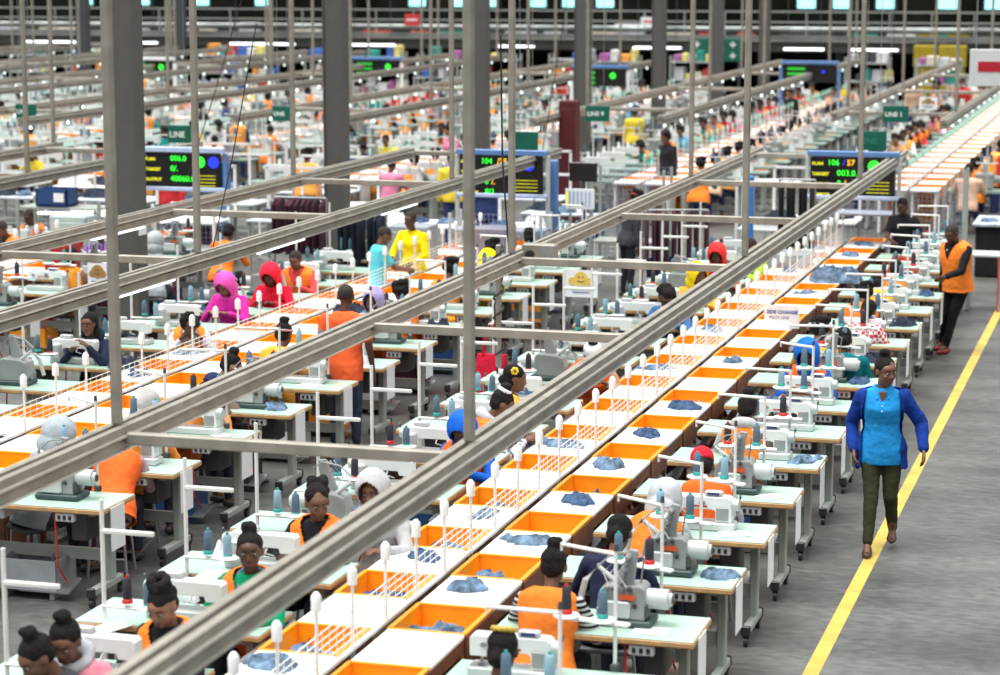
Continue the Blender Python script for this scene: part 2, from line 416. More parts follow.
def proto_white(w):
    t = thing('packing_table', 'x', 'work table')
    part('table_top', MB().rbox((0, 0, .785), (w, .70, .03), .006), M_tabwhite, t)
    for sx in (-1, 1): part('apron', MB().box((sx * (w / 2 - .012), 0, .725), (.02, .68, .085)), M_brown if sx > 0 else M_frame, t)
    for sx in (-1, 1):
        for sy in (-1, 1): part('leg', MB().box((sx * (w / 2 - .03), sy * .31, .36), (.04, .04, .72)), M_brown if sx > 0 else M_frame, t)
    return t
def proto_bin(w):
    t = thing('orange_bin', 'x', 'bin')
    b = MB(); d = .60; h = .16; th = .012; z1 = .795
    b.box((0, d / 2 - th / 2, z1 - h / 2), (w, th, h)); b.box((0, -d / 2 + th / 2, z1 - h / 2), (w, th, h))
    b.box((w / 2 - th / 2, 0, z1 - h / 2), (th, d - 2 * th, h)); b.box((-w / 2 + th / 2, 0, z1 - h / 2), (th, d - 2 * th, h))
    b.box((0, 0, z1 - h), (w, d, th))
    part('tray', b, M_orange, t)
    part('rim', MB().box((0, d / 2, z1), (w + .02, .03, .015)).box((0, -d / 2, z1), (w + .02, .03, .015))
         .box((w / 2, 0, z1), (.03, d, .015)).box((-w / 2, 0, z1), (.03, d, .015)), M_orange, t)
    part('side_board', MB().box((w / 2 + .014, 0, .70), (.016, .60, .17)), M_brown, t)
    for sy in (-1, 1): part('trestle', MB().box((0, sy * .2, .315), (w * .8, .04, .63)), M_brown, t)
    return t
def proto_stool():
    t = thing('stool', 'x', 'stool')
    part('seat', MB().rbox((0, 0, .43), (.34, .30, .04), .012), mat('stool_seat', (.08, .08, .09), .6), t)
    for sx in (-1, 1):
        for sy in (-1, 1): part('leg', MB().cyl((sx * .13, sy * .11, .41), (sx * .16, sy * .14, 0), .012, n=8), M_steel, t, smooth=True)
    part('stretcher', MB().cyl((-.15, .13, .15), (.15, .13, .15), .008, n=6).cyl((-.15, -.13, .15), (.15, -.13, .15), .008, n=6), M_steel, t)
    return t
def sling_mesh(m, seed):
    n, k = 9, 8; rows = []
    for i in range(n):
        t = i / (n - 1); row = []
        for j in range(k):
            s = j / (k - 1)
            z = .70 - .26 * math.sin(PI * t) * (.8 + .2 * math.sin(s * 7 + seed)) + .04 * noise.noise(V((t * 4, s * 6, seed)))
            row.append((-.12 + .26 * t, -.5 + 1.0 * s, z))
        rows.append(row)
    vs = [p for r in rows for p in r]; fs = [(i * k + j, i * k + j + 1, (i + 1) * k + j + 1, (i + 1) * k + j) for i in range(n - 1) for j in range(k - 1)]
    b = MB().add(vs, fs); b.add([(x, y, z - .01) for x, y, z in vs], fs)
    return b.mesh('catch_cloth', m, True)

P_table = proto_table(); P_lock = proto_lock(); P_over = proto_over(); P_stand = proto_stand(); P_low = proto_stand_low()
P_spool = proto_spool(M_thread, M_teal); P_spoolp = proto_spool(M_threadp, M_teal); P_spoolk = proto_spool(M_threadk, M_red)
P_white = proto_white(.50); P_bin = proto_bin(.48); P_stool = proto_stool()
SLING = [sling_mesh(M_lightcloth, 1.0), sling_mesh(mat('grey_bag_cloth', (.22, .23, .25), .8, var=.3, bump=.4), 4.0), sling_mesh(M_brown, 7.0)]

# ------------------------------------------------------------------ lines of the near block
LX = [-4.57, -9.55, -15.0, -20.6, -26.0, -31.4, -36.8, -42.2]
LNAME = ['nearest line', 'second line', 'third line', 'fourth line', 'fifth line', 'sixth line', 'seventh line', 'eighth line']
def pile(me, x, y, z, rot, label, name='denim_pile', group=None, sc=1):
    o = put(name, me, None, (x, y, z), rot); o.scale = (sc, sc, sc); return tag(o, label, 'fabric pile', group)

def divider(li, y0, y1, low=False):
    x = LX[li]; ys = []; y = y0
    while y < y1:
        if seen(x, y, 1.2): ys.append(y)
        y += .61
    if not ys: return
    a, b = min(ys) - .6, max(ys) + .3
    where = LNAME[li] + (' beyond the screens' if low else '')
    t = thing('wire_divider', 'white wire divider with capped posts along the ' + where, 'divider', (x, 0, 0))
    w = MB()
    for k in range(6): w.box((0, (a + b) / 2, .83 + .045 * k), (.006, b - a, .006))
    w.box((0, (a + b) / 2, .81), (.03, b - a, .02))
    part('wire', w, M_white, t)
    wv = MB(); y = a
    while y < b: wv.box((0, y, .94), (.004, .004, .25)); y += .12 if not low else .3
    part('upright_wire', wv, M_white, t)
    pm = MB().cyl((0, 0, 0), (0, 0, .40), .011, n=8).mesh('post', M_pole, True)
    pm2 = MB().cyl((0, 0, 0), (0, 0, .80), .015, n=8).mesh('post_foot', M_frame, True)
    cm = MB().lathe([(.014, .38), (.03, .385), (.032, .47), (.024, .485), (.012, .50)], n=10).mesh('cap', mat('pale_green_cap', (.35, .62, .52), .4) if low else M_white, True)
    for i, y in enumerate(ys[:90]):
        p = put('post', pm, t, (0, y, .82)); put('cap', cm, p)
        if i % 4 == 0: put('post_foot', pm2, t, (0, y, 0))
    return t

M_cgrey2 = mat('crate_grey', (.3, .32, .34), .5)
def crate_mesh(m):
    return MB().box((0, 0, .08), (.5, .36, .02)).box((0, .17, .19), (.5, .02, .24)).box((0, -.17, .19), (.5, .02, .24)).box((.24, 0, .19), (.02, .36, .24)).box((-.24, 0, .19), (.02, .36, .24)).box((-.2, 0, .035), (.04, .3, .07)).box((.2, 0, .035), (.04, .3, .07)).mesh('tray', m)
FLOORC = {m.name: crate_mesh(m) for m in (M_blue, M_maroon, M_cgrey2, M_orange, M_white, M_black)}
def pick_spool(k): return [P_spool, P_spoolp, P_spool, P_spoolk][k % 4]
NSP = [0]
def station(li, side, y, kind, nn, near=True, stand=True, spools=2):
    """one table with its machine; side +1 stands right of the line, -1 left of it"""
    x = LX[li] + side * (1.29 if side > 0 else 1.30)
    where = ('%s from front, %s side of %s' % (nth(nn), 'right' if side > 0 else 'left', LNAME[li]))
    flip = 0 if side > 0 else PI
    place(P_table, (x, y, 0), 0 if side > 0 else PI, 'mint topped sewing table, ' + where, 'mint topped sewing tables')
    mx = x + ((.14 if kind == 'over' else .10) if side > 0 else .04)
    if li == 0 and side > 0 and nn < 2: mx -= .38; kind = 'lock'
    if kind == 'over':
        place(P_over, (mx, y + (.02 if side > 0 else -.02), .781), flip, 'grey overlock machine, ' + where, 'overlock machines')
    else:
        place(P_lock, (mx, y + (.04 if side > 0 else -.02), .781), flip, 'white long arm sewing machine, ' + where, 'white sewing machines')
    if stand:
        if side > 0: sx, sy, pr = x + .30, y + .31, P_stand
        else: sx, sy, pr = x - .40, y - .31, P_low
        rz = random.Random(nn * 7 + li).uniform(-.4, .3) if side > 0 else 0
        place(pr, (sx, sy, .781), rz, 'white pole thread stand, ' + where, 'thread stands')
        for k in range(spools):
            if NSP[0] > 290: break
            NSP[0] += 1
            if side > 0:
                ox, oy = -.28 + .23 * k, -.07
                qx, qy, qz = sx + ox * math.cos(rz) - oy * math.sin(rz), sy + ox * math.sin(rz) + oy * math.cos(rz), .781 + .331
            else: qx, qy, qz = sx + .30 - .14 * k, sy, .781 + (.131 if k == 0 else .151)
            sp = pick_spool(nn * 3 + k + li)
            col = {P_spool: 'slate', P_spoolp: 'pale blue', P_spoolk: 'charcoal'}[sp]
            place(sp, (qx, qy, qz), 0, '%s thread spool, %s on stand %s' % (col, ('left' if k == 0 else 'right'), where), 'thread spools')
    if nn % 2 == 0 or li > 0:
        cm_ = [M_blue, M_maroon, M_cgrey2, M_orange, M_white, M_black][(nn * 5 + li * 2) % 6]; cn = ['navy blue', 'maroon', 'grey', 'orange', 'white', 'black'][(nn * 5 + li * 2) % 6]
        t = thing('floor_crate', '%s crate under the table, %s' % (cn, where), 'crate', (x - side * .1, y + .02, 0), 0, 'crates under the tables')
        put('tray', FLOORC[cm_.name], t)
        pile(random.choice([HEAPS[1], HEAP_PALE, HEAPS[3]]), x - side * .1, y + .02, .09, nn, 'cloth in %s crate under the table, %s' % (cn, where), 'cloth_pile', 'cloth in the floor crates', .8)
    # catch cloth slung between the line and the table
    sx = LX[li] + side * .565
    tag(put('catch_cloth', SLING[nn % 3 if side > 0 else (nn % 2)], None, (sx, y - .1, 0), 0 if side > 0 else PI),
        'sagging cloth beside the sewing table, ' + where, 'cloth', 'slung catch cloths')

def centre_tables(li, side, y0, y1):
    x = LX[li] + side * .30; y = y0; i = 0; out = []
    sd = 'right' if side > 0 else 'left'
    while y < y1:
        if seen(x, y, .8, 50):
            wh = '%s from the front, right half of %s' % (nth(i), LNAME[li]) if side > 0 else '%s from the front, left half of %s' % (nth(i), LNAME[li])
            place(P_white, (x, y, 0), 0 if side > 0 else PI, 'white topped packing table, ' + wh, 'white packing tables')
            place(P_bin, (x, y + .66, 0), 0, 'bright orange open bin, ' + wh, 'orange bins')
            out.append((y, i)); i += 1
        y += 1.32
    return out

for li, (ya, yb, y0) in enumerate([(9.0, 34.5, 8.84), (15.0, 32.5, 15.0), (24.0, 32.0, 24.0)]):
    for side in (1, -1):
        off = 0 if side > 0 else .68
        cells = centre_tables(li, side, y0 + off, yb)
        for (y, i) in cells:
            r = random.random(); x = LX[li] + side * .30; sd = 'right' if side > 0 else 'left'
            wh = '%s half of %s' % (sd, LNAME[li])
            full = .95 if (li == 0 and y < 17) else (.35 if li == 0 else .12)
            full = .9 if (li == 0 and side < 0 and y < 21) else full
            if r < full:
                pile(random.choice(HEAPS), x + random.uniform(-.05, .05), y + .64, .645, random.random() * 6, 'crumpled denim in the %s orange bin from the front, %s' % (nth(i), wh), group='denim in the bins', sc=random.uniform(1.1, 1.4))
            if random.random() < full * .55:
                pile(random.choice(HEAPS), x + random.uniform(-.05, .1), y + .05, .80, random.random() * 6, 'crumpled denim on the %s white table from the front, %s' % (nth(i), wh), group='denim on the tables', sc=random.uniform(.7, .95))
            if li == 0 and random.random() < .55 and side < 0:
                b = MB().box((0, 0, .004), (.22, .3, .008))
                tag(put('paper_sheet', b.mesh('paper_sheet', M_paper), None, (x - .1, y - .12, .80), random.uniform(-.3, .3)), 'white paper on the %s white table from the front, %s' % (nth(i), wh), 'paper', 'papers on the tables')
    divider(li, ya, yb)

# right side of the nearest line
nn = 0; y = 13.72 - 1.28 * 2
while y < 33.4:
    if seen(LX[0] + 1.3, y, 1.2, 60):
        station(0, 1, y, 'over' if nn in (0, 1, 2, 3, 5, 9) else ('lock' if nn % 3 else 'lock'), nn, spools=2); nn += 1
    y += 1.28
nn = 0; y = 10.58
while y < 33:
    if seen(LX[0] - 1.3, y, 1.2, 60):
        station(0, -1, y, 'over' if nn % 5 == 4 else 'lock', nn, spools=2); nn += 1
    y += 1.27
nn = 0; y = 15.9
while y < 32:
    if seen(LX[1] + 1.3, y, 1.2, 60):
        station(1, 1, y, 'over' if nn % 3 == 0 else 'lock', nn, spools=2); nn += 1
    y += 1.3
nn = 0; y = 19.0
while y < 32:
    if seen(LX[1] - 1.3, y, 1.2, 60):
        station(1, -1, y, 'over' if nn in (1, 5, 6) else 'lock', nn, spools=2); nn += 1
    y += 1.3
nn = 0; y = 22.5
while y < 31.5:
    if seen(LX[2] + 1.3, y, 1.2, 40):
        station(2, 1, y, 'lock' if nn % 2 else 'over', nn, spools=2); nn += 1
    y += 1.3
nn = 0; y = 28
while y < 31.5:
    if seen(LX[2] - 1.3, y, 1.2, 40):
        station(2, -1, y, 'lock', nn, spools=1); nn += 1
    y += 1.3

# denim pieces lying on the sewing tables
for k, (x, y, lab) in enumerate([(-2.80, 15.0, 'dark denim cut pieces on the right end of the table near the grey motor'), (-2.80, 18.84, 'denim bundle behind the sewing machine left of the walking woman'),
                                 (-3.72, 13.85, 'denim piece at the left elbow of the worker in striped sleeves'), (-3.55, 21.4, 'grey blue denim in front of the worker in a blue hood')]):
    pile(HEAPS[k % 4], x, y, .781, k, lab, sc=.75)
for k, (x, y, me, c_) in enumerate([(-6.1, 13.5, HEAP_PALE, 'white plastic'), (-6.2, 14.75, HEAP_PALE, 'white plastic'), (-5.75, 16.0, HEAPS[0], 'denim'), (-6.15, 17.2, HEAP_PALE, 'white plastic'), (-5.8, 21.0, HEAPS[2], 'dark denim'),
                                   (-6.1, 22.3, HEAP_PALE, 'pale cloth'), (-6.1, 24.9, HEAPS[1], 'denim'), (-7.9, 19.8, HEAPS[3], 'denim'), (-8.0, 22.4, HEAP_PALE, 'pale cloth'), (-7.95, 25.0, HEAP_NAVY, 'navy cloth'), (-10.9, 23.0, HEAP_NAVY, 'navy cloth'),
                                   (-11.0, 25.5, HEAPS[2], 'dark denim'), (-10.7, 28.2, HEAP_NAVY, 'navy cloth'), (-2.85, 22.68, HEAPS[2], 'dark denim'), (-2.85, 23.96, HEAP_NAVY, 'navy cloth'), (-2.85, 26.52, HEAP_NAVY, 'navy cloth'), (-2.85, 29.08, HEAPS[2], 'dark denim')]):
    sd_ = 'left side of nearest line' if -6.4 < x < -5 else 'right side of second line' if -8.2 < x < -7 else 'left side of second line' if x < -10 else 'right side of nearest line'
    pile(me, x, y, .781, k * 1.3, '%s heap on a sewing table, %s, %s of such heaps' % (c_, sd_, nth(k)), 'cloth_pile', sc=.8)
pile(HEAP_BIG, -4.12, 30.0, .80, .4, 'big heap of pale blue denim on the far end of the nearest line')
pile(HEAP_NAVY, -9.25, 25.6, .80, .9, 'dark navy garment lying on a white table of the second line', 'garment_pile')
pile(HEAP_NAVY, -10.2, 21.4, .80, 2.2, 'flat navy cloth at the front of the second line, left half', 'garment_pile')
pile(HEAP_RED, -3.35, 30.9, .80, 2.2, 'brick red cloth heap beside the standing woman in black', 'garment_pile')

# ------------------------------------------------------------------ overhead tracks hung from the roof
POSTM = MB().rbox((0, 0, 2.2), (.06, .06, 4.2), .01).mesh('hanger_post', M_track)
def track(x, y0, y1, posts, label, ties=(), tie_to=None, lamps=None, tubes=()):
    t = thing('overhead_track', label, 'overhead track', (x, 0, 2.05)); L = y1 - y0; m = (y0 + y1) / 2
    part('upper_rail', MB().box((-.043, m, .045), (.046, L, .06)).box((.043, m, .045), (.046, L, .06)).box((0, m, .02), (.05, L, .02)), M_track, t)
    part('slot', MB().box((0, m, .034), (.034, L - .01, .01)), M_slot, t)
    part('lip', MB().box((.074, m, .018), (.014, L, .014)).box((-.074, m, .018), (.014, L, .014)), M_trackl, t)
    part('lower_rail', MB().box((0, m, -.042), (.10, L, .07)), M_track, t)
    part('lower_lip', MB().box((.053, m, -.073), (.012, L, .012)).box((-.053, m, -.073), (.012, L, .012)), M_trackl, t)
    for py in posts:
        o = put('hanger_post', POSTM, t, (0, py, -.02))
    if ties:
        for ty in ties:
            part('cross_tie', MB().rbox(((tie_to - x) / 2, ty, .0), (abs(tie_to - x) - .12, .06, .075), .01), M_track, t)
    if lamps:
        lm = MB().lathe([(.026, -.15), (.026, -.12), (.012, -.09), (.010, -.075)], n=10).mesh('lamp', M_ledg, True)
        y = y0 + .4; k = 0
        while y < y1 and k < 60: put('lamp', lm, t, (0, y, 0)); y += lamps; k += 1
    for ty in tubes:
        part('tube_lamp', MB().box((-.01, ty, -.10), (.035, 1.3, .03)), M_led, t)
    return t
# near block
track(-3.82, 6.5, 35.0, (12.6, 21.6, 30.0), 'long weathered metal track hung over the right side of the nearest line', (12.5, 17.0, 21.3, 25.5, 29.8, 34.4), -6.0)
track(-6.0, 8, 35.0, (12.5, 21.2, 29.8), 'weathered track hung over the left side of the nearest line, carrying the switch box')
track(-8.9, 12, 34.0, (20.4, 28.6), 'weathered track hung over the right side of the second line', (20.4, 24.5, 28.6, 33.4), -11.05, None, (19.2, 22.6, 26.5))
track(-11.05, 16, 33.4, (28.5, 20.4), 'weathered track hung over the left side of the second line', (), None, None, (23.2, 25.0))
track(-14.6, 22, 33.6, (27.9, 34 - .5), 'weathered track hung over the right side of the third line', (24, 28.2, 32.4), -16.7)
track(-16.7, 24, 33.0, (29, 32.8), 'weathered track hung over the left side of the third line')
# block behind the screens
T2 = [(-3.9, 41.9, 60), (-6.06, 43.5, 70), (-9.0, 41.8, 70), (-11.05, 40.4, 68), (-14.6, 40, 68), (-16.7, 40, 68), (-20.0, 38, 70), (-21.9, 38, 70), (-25.4, 42, 72),
      (-27.4, 44, 72), (-30.9, 50, 74), (-32.9, 52, 74), (-36.5, 58, 76), (-38.4, 60, 76)]
for i, (x, a, b) in enumerate(T2):
    ps = [p for p in (44.5 + (i % 3), 53 + (i % 2) * 2, 61.5 + (i % 3), 69) if a < p < b]
    track(x, a, b, ps, 'metal track with small lamps over the %s side of %s beyond the screens' % ('right' if i % 2 == 0 else 'left', LNAME[min(i // 2, 7)]),
          (a + 3, a + 11, a + 19) if i % 2 == 0 else (), T2[min(i + 1, 13)][0], 1.5)

# switch box and its cables on the second track
sb = thing('switch_box', 'grey switch box with round knob fixed on the track above the smiling poster', 'switch box', (-5.80, 21.5, 2.1))
part('case', MB().rbox((0, 0, 0), (.34, .12, .20), .015), M_track, sb)
part('knob', MB().cyl((-.08, -.06, 0), (-.08, -.10, 0), .04, n=16), M_black, sb, smooth=True)
part('cover_plate', MB().box((.09, -.063, 0), (.13, .01, .16)), M_steel, sb)
cd = thing('cable_bundle', 'dangling cables wound down the post beside the red bag', 'cable', (-6.16, 21.3, 0))
b = MB(); pts = []
for k in range(40): pts.append((.05 * math.sin(k * .9), .05 * math.cos(k * .9), 2.2 - k * .025 * 1.1))
b.tube(pts, .011, 6); b.tube([(.02, 0, 4.2), (.03, .03, 3), (.10, .02, 2.1), (-.05, .03, 1.6), (.03, 0, .02)], .009, 6)
part('cable', b, M_black, cd, smooth=True)
part('duct', MB().rbox((0, 0, 1.6), (.05, .05, 1.2), .008), M_track, cd)
for k, (x, y, z0, z1, dx, lab) in enumerate([(-9.0, 21.0, 2.1, 4.3, .5, 'thin black cable sagging above the track of the second line'), (-11.9, 27, 2.2, 4.8, .9, 'thin black cable slanting across the nearest steel column'),
                                              (-8.9, 32.6, 1.4, 4.4, .5, 'thin black cable hanging in front of the middle screen')]):
    b = MB().tube([(x + dx, y, z1), (x + dx * .45, y, (z0 + z1) / 2 - .2), (x, y, z0)], .006, 6)
    solid('cable', b, M_black, lab, 'cable', smooth=True)

# steel columns of the hall
for i, yy in enumerate((26.35, 33.85, 41.6, 49.5, 57.35, 65.1, 73.0)):
    t = thing('steel_column', 'grey box section steel column, %s from the front, left of the second line' % nth(i), 'column', (-12.4, yy, 0)); t['kind'] = 'structure'
    part('shaft', MB().box((0, 0, 3.2), (.27, .27, 6.4)).box((.15, 0, 3.2), (.02, .31, 6.4)).box((-.15, 0, 3.2), (.02, .31, 6.4)), M_col, t)
    part('base_plate', MB().rbox((0, 0, .02), (.55, .55, .04), .008), M_dark, t)
    if i == 0: part('notice', MB().box((.168, 0, 1.62), (.012, .22, .16)), M_paper, t)
for i, yy in enumerate((61.6, 69.3, 77.0)):
    t = thing('steel_column', 'dark steel column, %s from the front in the far left row' % nth(i), 'column', (-34.1, yy, 0)); t['kind'] = 'structure'
    part('shaft', MB().box((0, 0, 3.2), (.36, .36, 6.4)), M_dark, t)
    part('base_plate', MB().rbox((0, 0, .02), (.6, .6, .04), .008), M_dark, t)

# ------------------------------------------------------------------ writing
def text_mesh(s, size, m, bold=0.0, depth=.002):
    cu = bpy.data.curves.new('txt', 'FONT'); cu.body = s; cu.size = size; cu.extrude = depth; cu.offset = bold; cu.align_x = 'LEFT'; cu.resolution_u = 2
    o = bpy.data.objects.new('txt', cu)
    me = evaluated(o)
    bpy.data.objects.remove(o); me.transform(Matrix.Rotation(PI / 2, 4, 'X')); me.materials.clear(); me.materials.append(m)
    me.name = 'lettering'; return me
def board(x, y, w, h, zc, rows, label, icons, frameblue=True):
    t = thing('production_board', label, 'display board', (x, y, 0))
    part('panel', MB().rbox((-w * .19, 0, zc), (w * .60, .05, h), .006), M_screen, t)
    part('side_panel', MB().rbox((w * .30, 0, zc), (w * .36, .05, h), .006), M_screen, t)
    part('top_rail', MB().rbox((0, 0, zc + h / 2 + .045), (w * 1.06, .08, .08), .01), M_palebl if not frameblue else M_bluep, t)
    part('bottom_rail', MB().rbox((0, 0, zc - h / 2 - .035), (w * 1.06, .08, .06), .01), M_palebl, t)
    for s in (-1, 1):
        part('post', MB().rbox((s * (w * .53), .03, (zc + h / 2) / 2), (.06, .06, zc + h / 2), .008), M_lgrey if frameblue else M_bluep, t)
        part('foot', MB().rbox((s * (w * .53), .03, .03), (.07, .7, .06), .01), M_lgrey, t)
    for r, items in enumerate(rows):
        for (dx, s, sz, m) in items:
            put('lettering', text_mesh(s, sz, m, .002), t, (-w * .47 + dx, -.028, zc + h / 2 - .12 - r * .15))
    for (dx, dz, r, m) in icons:
        part('indicator', MB().cyl((dx, -.026, zc + dz), (dx, -.032, zc + dz), r, n=24), m, t)
    gr = MB()
    for k in range(4): gr.box((w * .29, -.027, zc - .08 - k * .05), (w * .26, .003, .008))
    part('small_rows', gr, M_ledyel, t)
    return t
R1 = [[(0, 'PLAN', .065, M_ledyel), (.22, '106', .115, M_ledgreen), (.44, '/', .115, M_ledblue), (.50, '57', .115, M_ledor)],
      [(0, 'TARGET', .065, M_ledyel), (.36, '003.0.', .12, M_ledgreen)], [(0, 'OUTPUT', .065, M_ledyel), (.36, '0', .12, M_ledgreen), (.46, '/.', .12, M_ledor)],
      [(0, 'DEFECTS', .065, M_ledyel), (.36, '1/1.0', .12, M_ledgreen)]]
board(-4.37, 33.5, 1.25, .55, 1.85, R1, 'black production screen reading 106/57 above the end of the nearest line', [(.30, .15, .085, M_ledgreen)])
R2 = [[(0, 'PLAN', .065, M_ledyel), (.30, '104', .115, M_ledgreen), (.55, '/75', .115, M_ledor)], [(0, 'TARGET', .065, M_ledyel), (.36, '0.0', .12, M_ledgreen)],
      [(0, 'OUTPUT', .065, M_ledyel), (.36, '0', .12, M_ledgreen), (.46, '/.', .12, M_ledor)], [(0, 'DEFECTS', .065, M_ledyel), (.36, '8/1', .12, M_ledgreen)]]
board(-9.35, 32.5, 1.3, .55, 1.84, R2, 'black production screen crossed by the track at the end of the second line', [(.42, .14, .08, M_ledblue)])
R3 = [[(0, 'PLAN', .065, M_ledyel), (.40, '006.0', .115, M_ledgreen)], [(0, 'TARGET', .065, M_ledyel), (.40, '0/.', .12, M_ledgreen)],
      [(0, 'OUTPUT', .065, M_ledyel), (.40, '40060.0.', .12, M_ledgreen)]]
board(-13.95, 31.5, 1.25, .50, 1.88, R3, 'black production screen with green disc between the nearest steel column and a blue post', [(.28, .12, .085, M_ledgreen), (.5, .12, .085, M_ledblue)], False)
for (x, y, z, w, s, lab, n) in [(-4.17, 34, 2.33, .42, 'LINE', 'dark green line sign above the screen reading 106/57', 0), (-9.4, 34, 2.22, .38, '', 'plain dark green sign above the middle screen', 0),
                             (-15.1, 34, 2.21, .40, 'LINE', 'green sign with white marks above the left screen', 1)]:
    t = thing('line_sign', lab, 'sign', (x, y, z))
    part('plate', MB().rbox((0, 0, 0), (w, .03, .28), .005), M_green, t)
    if s: put('lettering', text_mesh(s, .13, M_signw if n else mat('dull_ink', (.02, .2, .14), .6), .003), t, (-w * .42, -.02, -.05))
    [part('hook', MB().cyl((q, 0, .14), (q, 0, 2.5), .005, n=6), M_steel, t) for q in (-.1, .1)]
for (x, y, z, s, lab) in [(-20.4, 39, 2.18, 'LINE', 'small green sign reading LINE at the far left edge'), (-15.3, 39, 2.23, 'LINE', 'small green LINE sign left of the second steel column'),
                          (-9.5, 39, 2.33, 'LINE 9', 'small green sign reading LINE 9 above the second line beyond the screens'), (-4.4, 39, 2.41, 'LINE 1', 'green sign reading LINE 1 near the right track beyond the screens')]:
    t = thing('line_sign', lab, 'sign', (x, y, z))
    part('plate', MB().rbox((0, 0, 0), (.42, .03, .27), .005), M_green, t)
    put('lettering', text_mesh(s, .105, M_signw, .003), t, (-.18, -.02, -.04))
    [part('hook', MB().cyl((q, 0, .13), (q, 0, 2.4), .005, n=6), M_steel, t) for q in (-.1, .1)]
t = thing('hanging_board', 'white hanging board with a red bar at the right picture edge', 'sign', (-2.7, 40, 3.15))
part('plate', MB().rbox((0, 0, 0), (1.2, .05, .62), .01), mat('board_white', (.62, .64, .63), .5, var=.05), t)
part('red_bar', MB().box((.05, -.03, .02), (1.02, .01, .17)), mat('board_red', (.45, .01, .02), .5), t)
part('hanger', MB().cyl((-.5, 0, .3), (-.5, 0, 2.5), .012, n=6).cyl((.5, 0, .3), (.5, 0, 2.5), .012, n=6), M_steel, t)
t = thing('safety_board', 'large green board with white crosses behind the far steel columns', 'sign', (-14.55, 76, 0))
part('plate', MB().rbox((0, 0, 2.1), (1.75, .05, .75), .01), M_green, t)
b = MB()
for i in (-.6, 0, .6):
    for j in (-.18, .18): b.box((i, -.03, 2.1 + j), (.2, .01, .05)).box((i, -.031, 2.1 + j), (.05, .01, .2))
part('cross_mark', b, M_signw, t)
part('post', MB().box((-.8, .04, 1.2), (.06, .05, 2.4)).box((.8, .04, 1.2), (.06, .05, 2.4)), M_dark, t)

# paper sign standing on the nearest line
t = thing('paper_sign', 'white paper sign with two blue text lines standing on the nearest line', 'sign', (-4.13, 25.8, .80))
part('sheet', MB().box((0, 0, .13), (.40, .008, .26)), M_paper, t)
put('lettering', text_mesh('SIDE CHANGE', .055, M_ink, .002), t, (-.17, -.006, .165)); put('lettering', text_mesh('PILOT LINE', .045, mat('pale_ink', (.25, .3, .42), .7), .001), t, (-.14, -.006, .105))
part('prop', MB().box((0, .04, .07), (.02, .08, .14)), M_lgrey, t)
def poster(x, y, z, w, h, lab, c):
    t = thing('poster', lab, 'poster', (x, y, z))
    part('sheet', MB().box((0, 0, 0), (w, .006, h)), M_paper, t)
    part('face_print', MB().cyl((0, -.004, h * .17), (0, -.008, h * .17), h * .27, n=24).cyl((-w * .26, -.004, h * .08), (-w * .26, -.007, h * .08), h * .15, n=14).cyl((w * .26, -.004, h * .08), (w * .26, -.007, h * .08), h * .15, n=14), c, t)
    part('eye_mark', MB().cyl((-w * .06, -.009, h * .24), (-w * .06, -.011, h * .24), h * .03, n=8).cyl((w * .06, -.009, h * .24), (w * .06, -.011, h * .24), h * .03, n=8)
         .tube([(-w * .1, -.010, h * .12), (-w * .05, -.010, h * .07), (w * .05, -.010, h * .07), (w * .1, -.010, h * .12)], .004, 5), M_black, t)
    b = MB()
    for k in range(2): b.box((0, -.006, -h * .22 - k * h * .1), (w * (.65 - .15 * k), .004, h * .03))
    part('caption', b, M_ink, t)
    part('cord', MB().cyl((-w * .4, 0, h / 2), (-w * .4, 0, h / 2 + .55), .003, n=5).cyl((w * .4, 0, h / 2), (w * .4, 0, h / 2 + .55), .003, n=5), M_white, t)
poster(-6.52, 26, 1.19, .40, .32, 'white poster with a yellow smiling face hung beside the nearest line', M_smile)
poster(-12.2, 25, 1.2, .26, .30, 'white poster with a brown smiling face below the nearest steel column', mat('brown_print', (.4, .22, .07), .8))
poster(-4.47, 45, 2.25, .34, .24, 'white poster with an arched brown print beyond the screens', mat('brown_print2', (.35, .25, .12), .8))

# ------------------------------------------------------------------ furniture at the line ends
def frame_rack(name, label, cat, x, y, w, h, shelves, mesh_back=True, m=M_lgrey, d=.55, shm=None):
    t = thing(name, label, cat, (x, y, 0))
    for sx in (-1, 1):
        for sy in (-1, 1): part('post', MB().box((sx * w / 2, sy * d / 2, h / 2), (.04, .04, h)), m, t)
    for z in shelves:
        part('shelf', MB().rbox((0, 0, z), (w, d, .03), .006), shm or m, t)
    if mesh_back:
        b = MB(); k = -w / 2
        while k < w / 2: b.box((k, d / 2, h / 2 + .1), (.006, .006, h - .3)); k += .07
        z = .3
        while z < h: b.box((0, d / 2, z), (w, .006, .006)); z += .07
        part('mesh_panel', b, mat('blue_grey_wire', (.28, .30, .42), .5), t)
    return t
frame_rack('mesh_rack', 'blue grey wire mesh rack at the end of the nearest line under its screen', 'rack', -4.28, 34.2, .95, 1.62, (.78, 1.25), shm=mat('slate_shelf', (.30, .32, .40), .6))
frame_rack('mesh_rack', 'pale wire mesh rack under the middle screen', 'rack', -9.2, 31.9, 1.35, 1.35, (.75, 1.1), shm=mat('slate_shelf', (.30, .32, .40), .6))
frame_rack('mesh_rack', 'pale wire mesh rack under the left screen beside the column', 'rack', -13.7, 30.9, 1.2, 1.4, (.8, 1.2), m=M_white)
frame_rack('mesh_rack', 'wire rack holding blue crates at the left picture edge', 'rack', -15.4, 30.6, 1.3, 1.5, (.75, 1.38), m=M_frame)
frame_rack('garment_rack', 'open rack with white cloth sheet behind the black jackets', 'rack', -5.6, 34, 1.0, 1.75, (1.0, 1.70), False, m=M_white, shm=M_white)
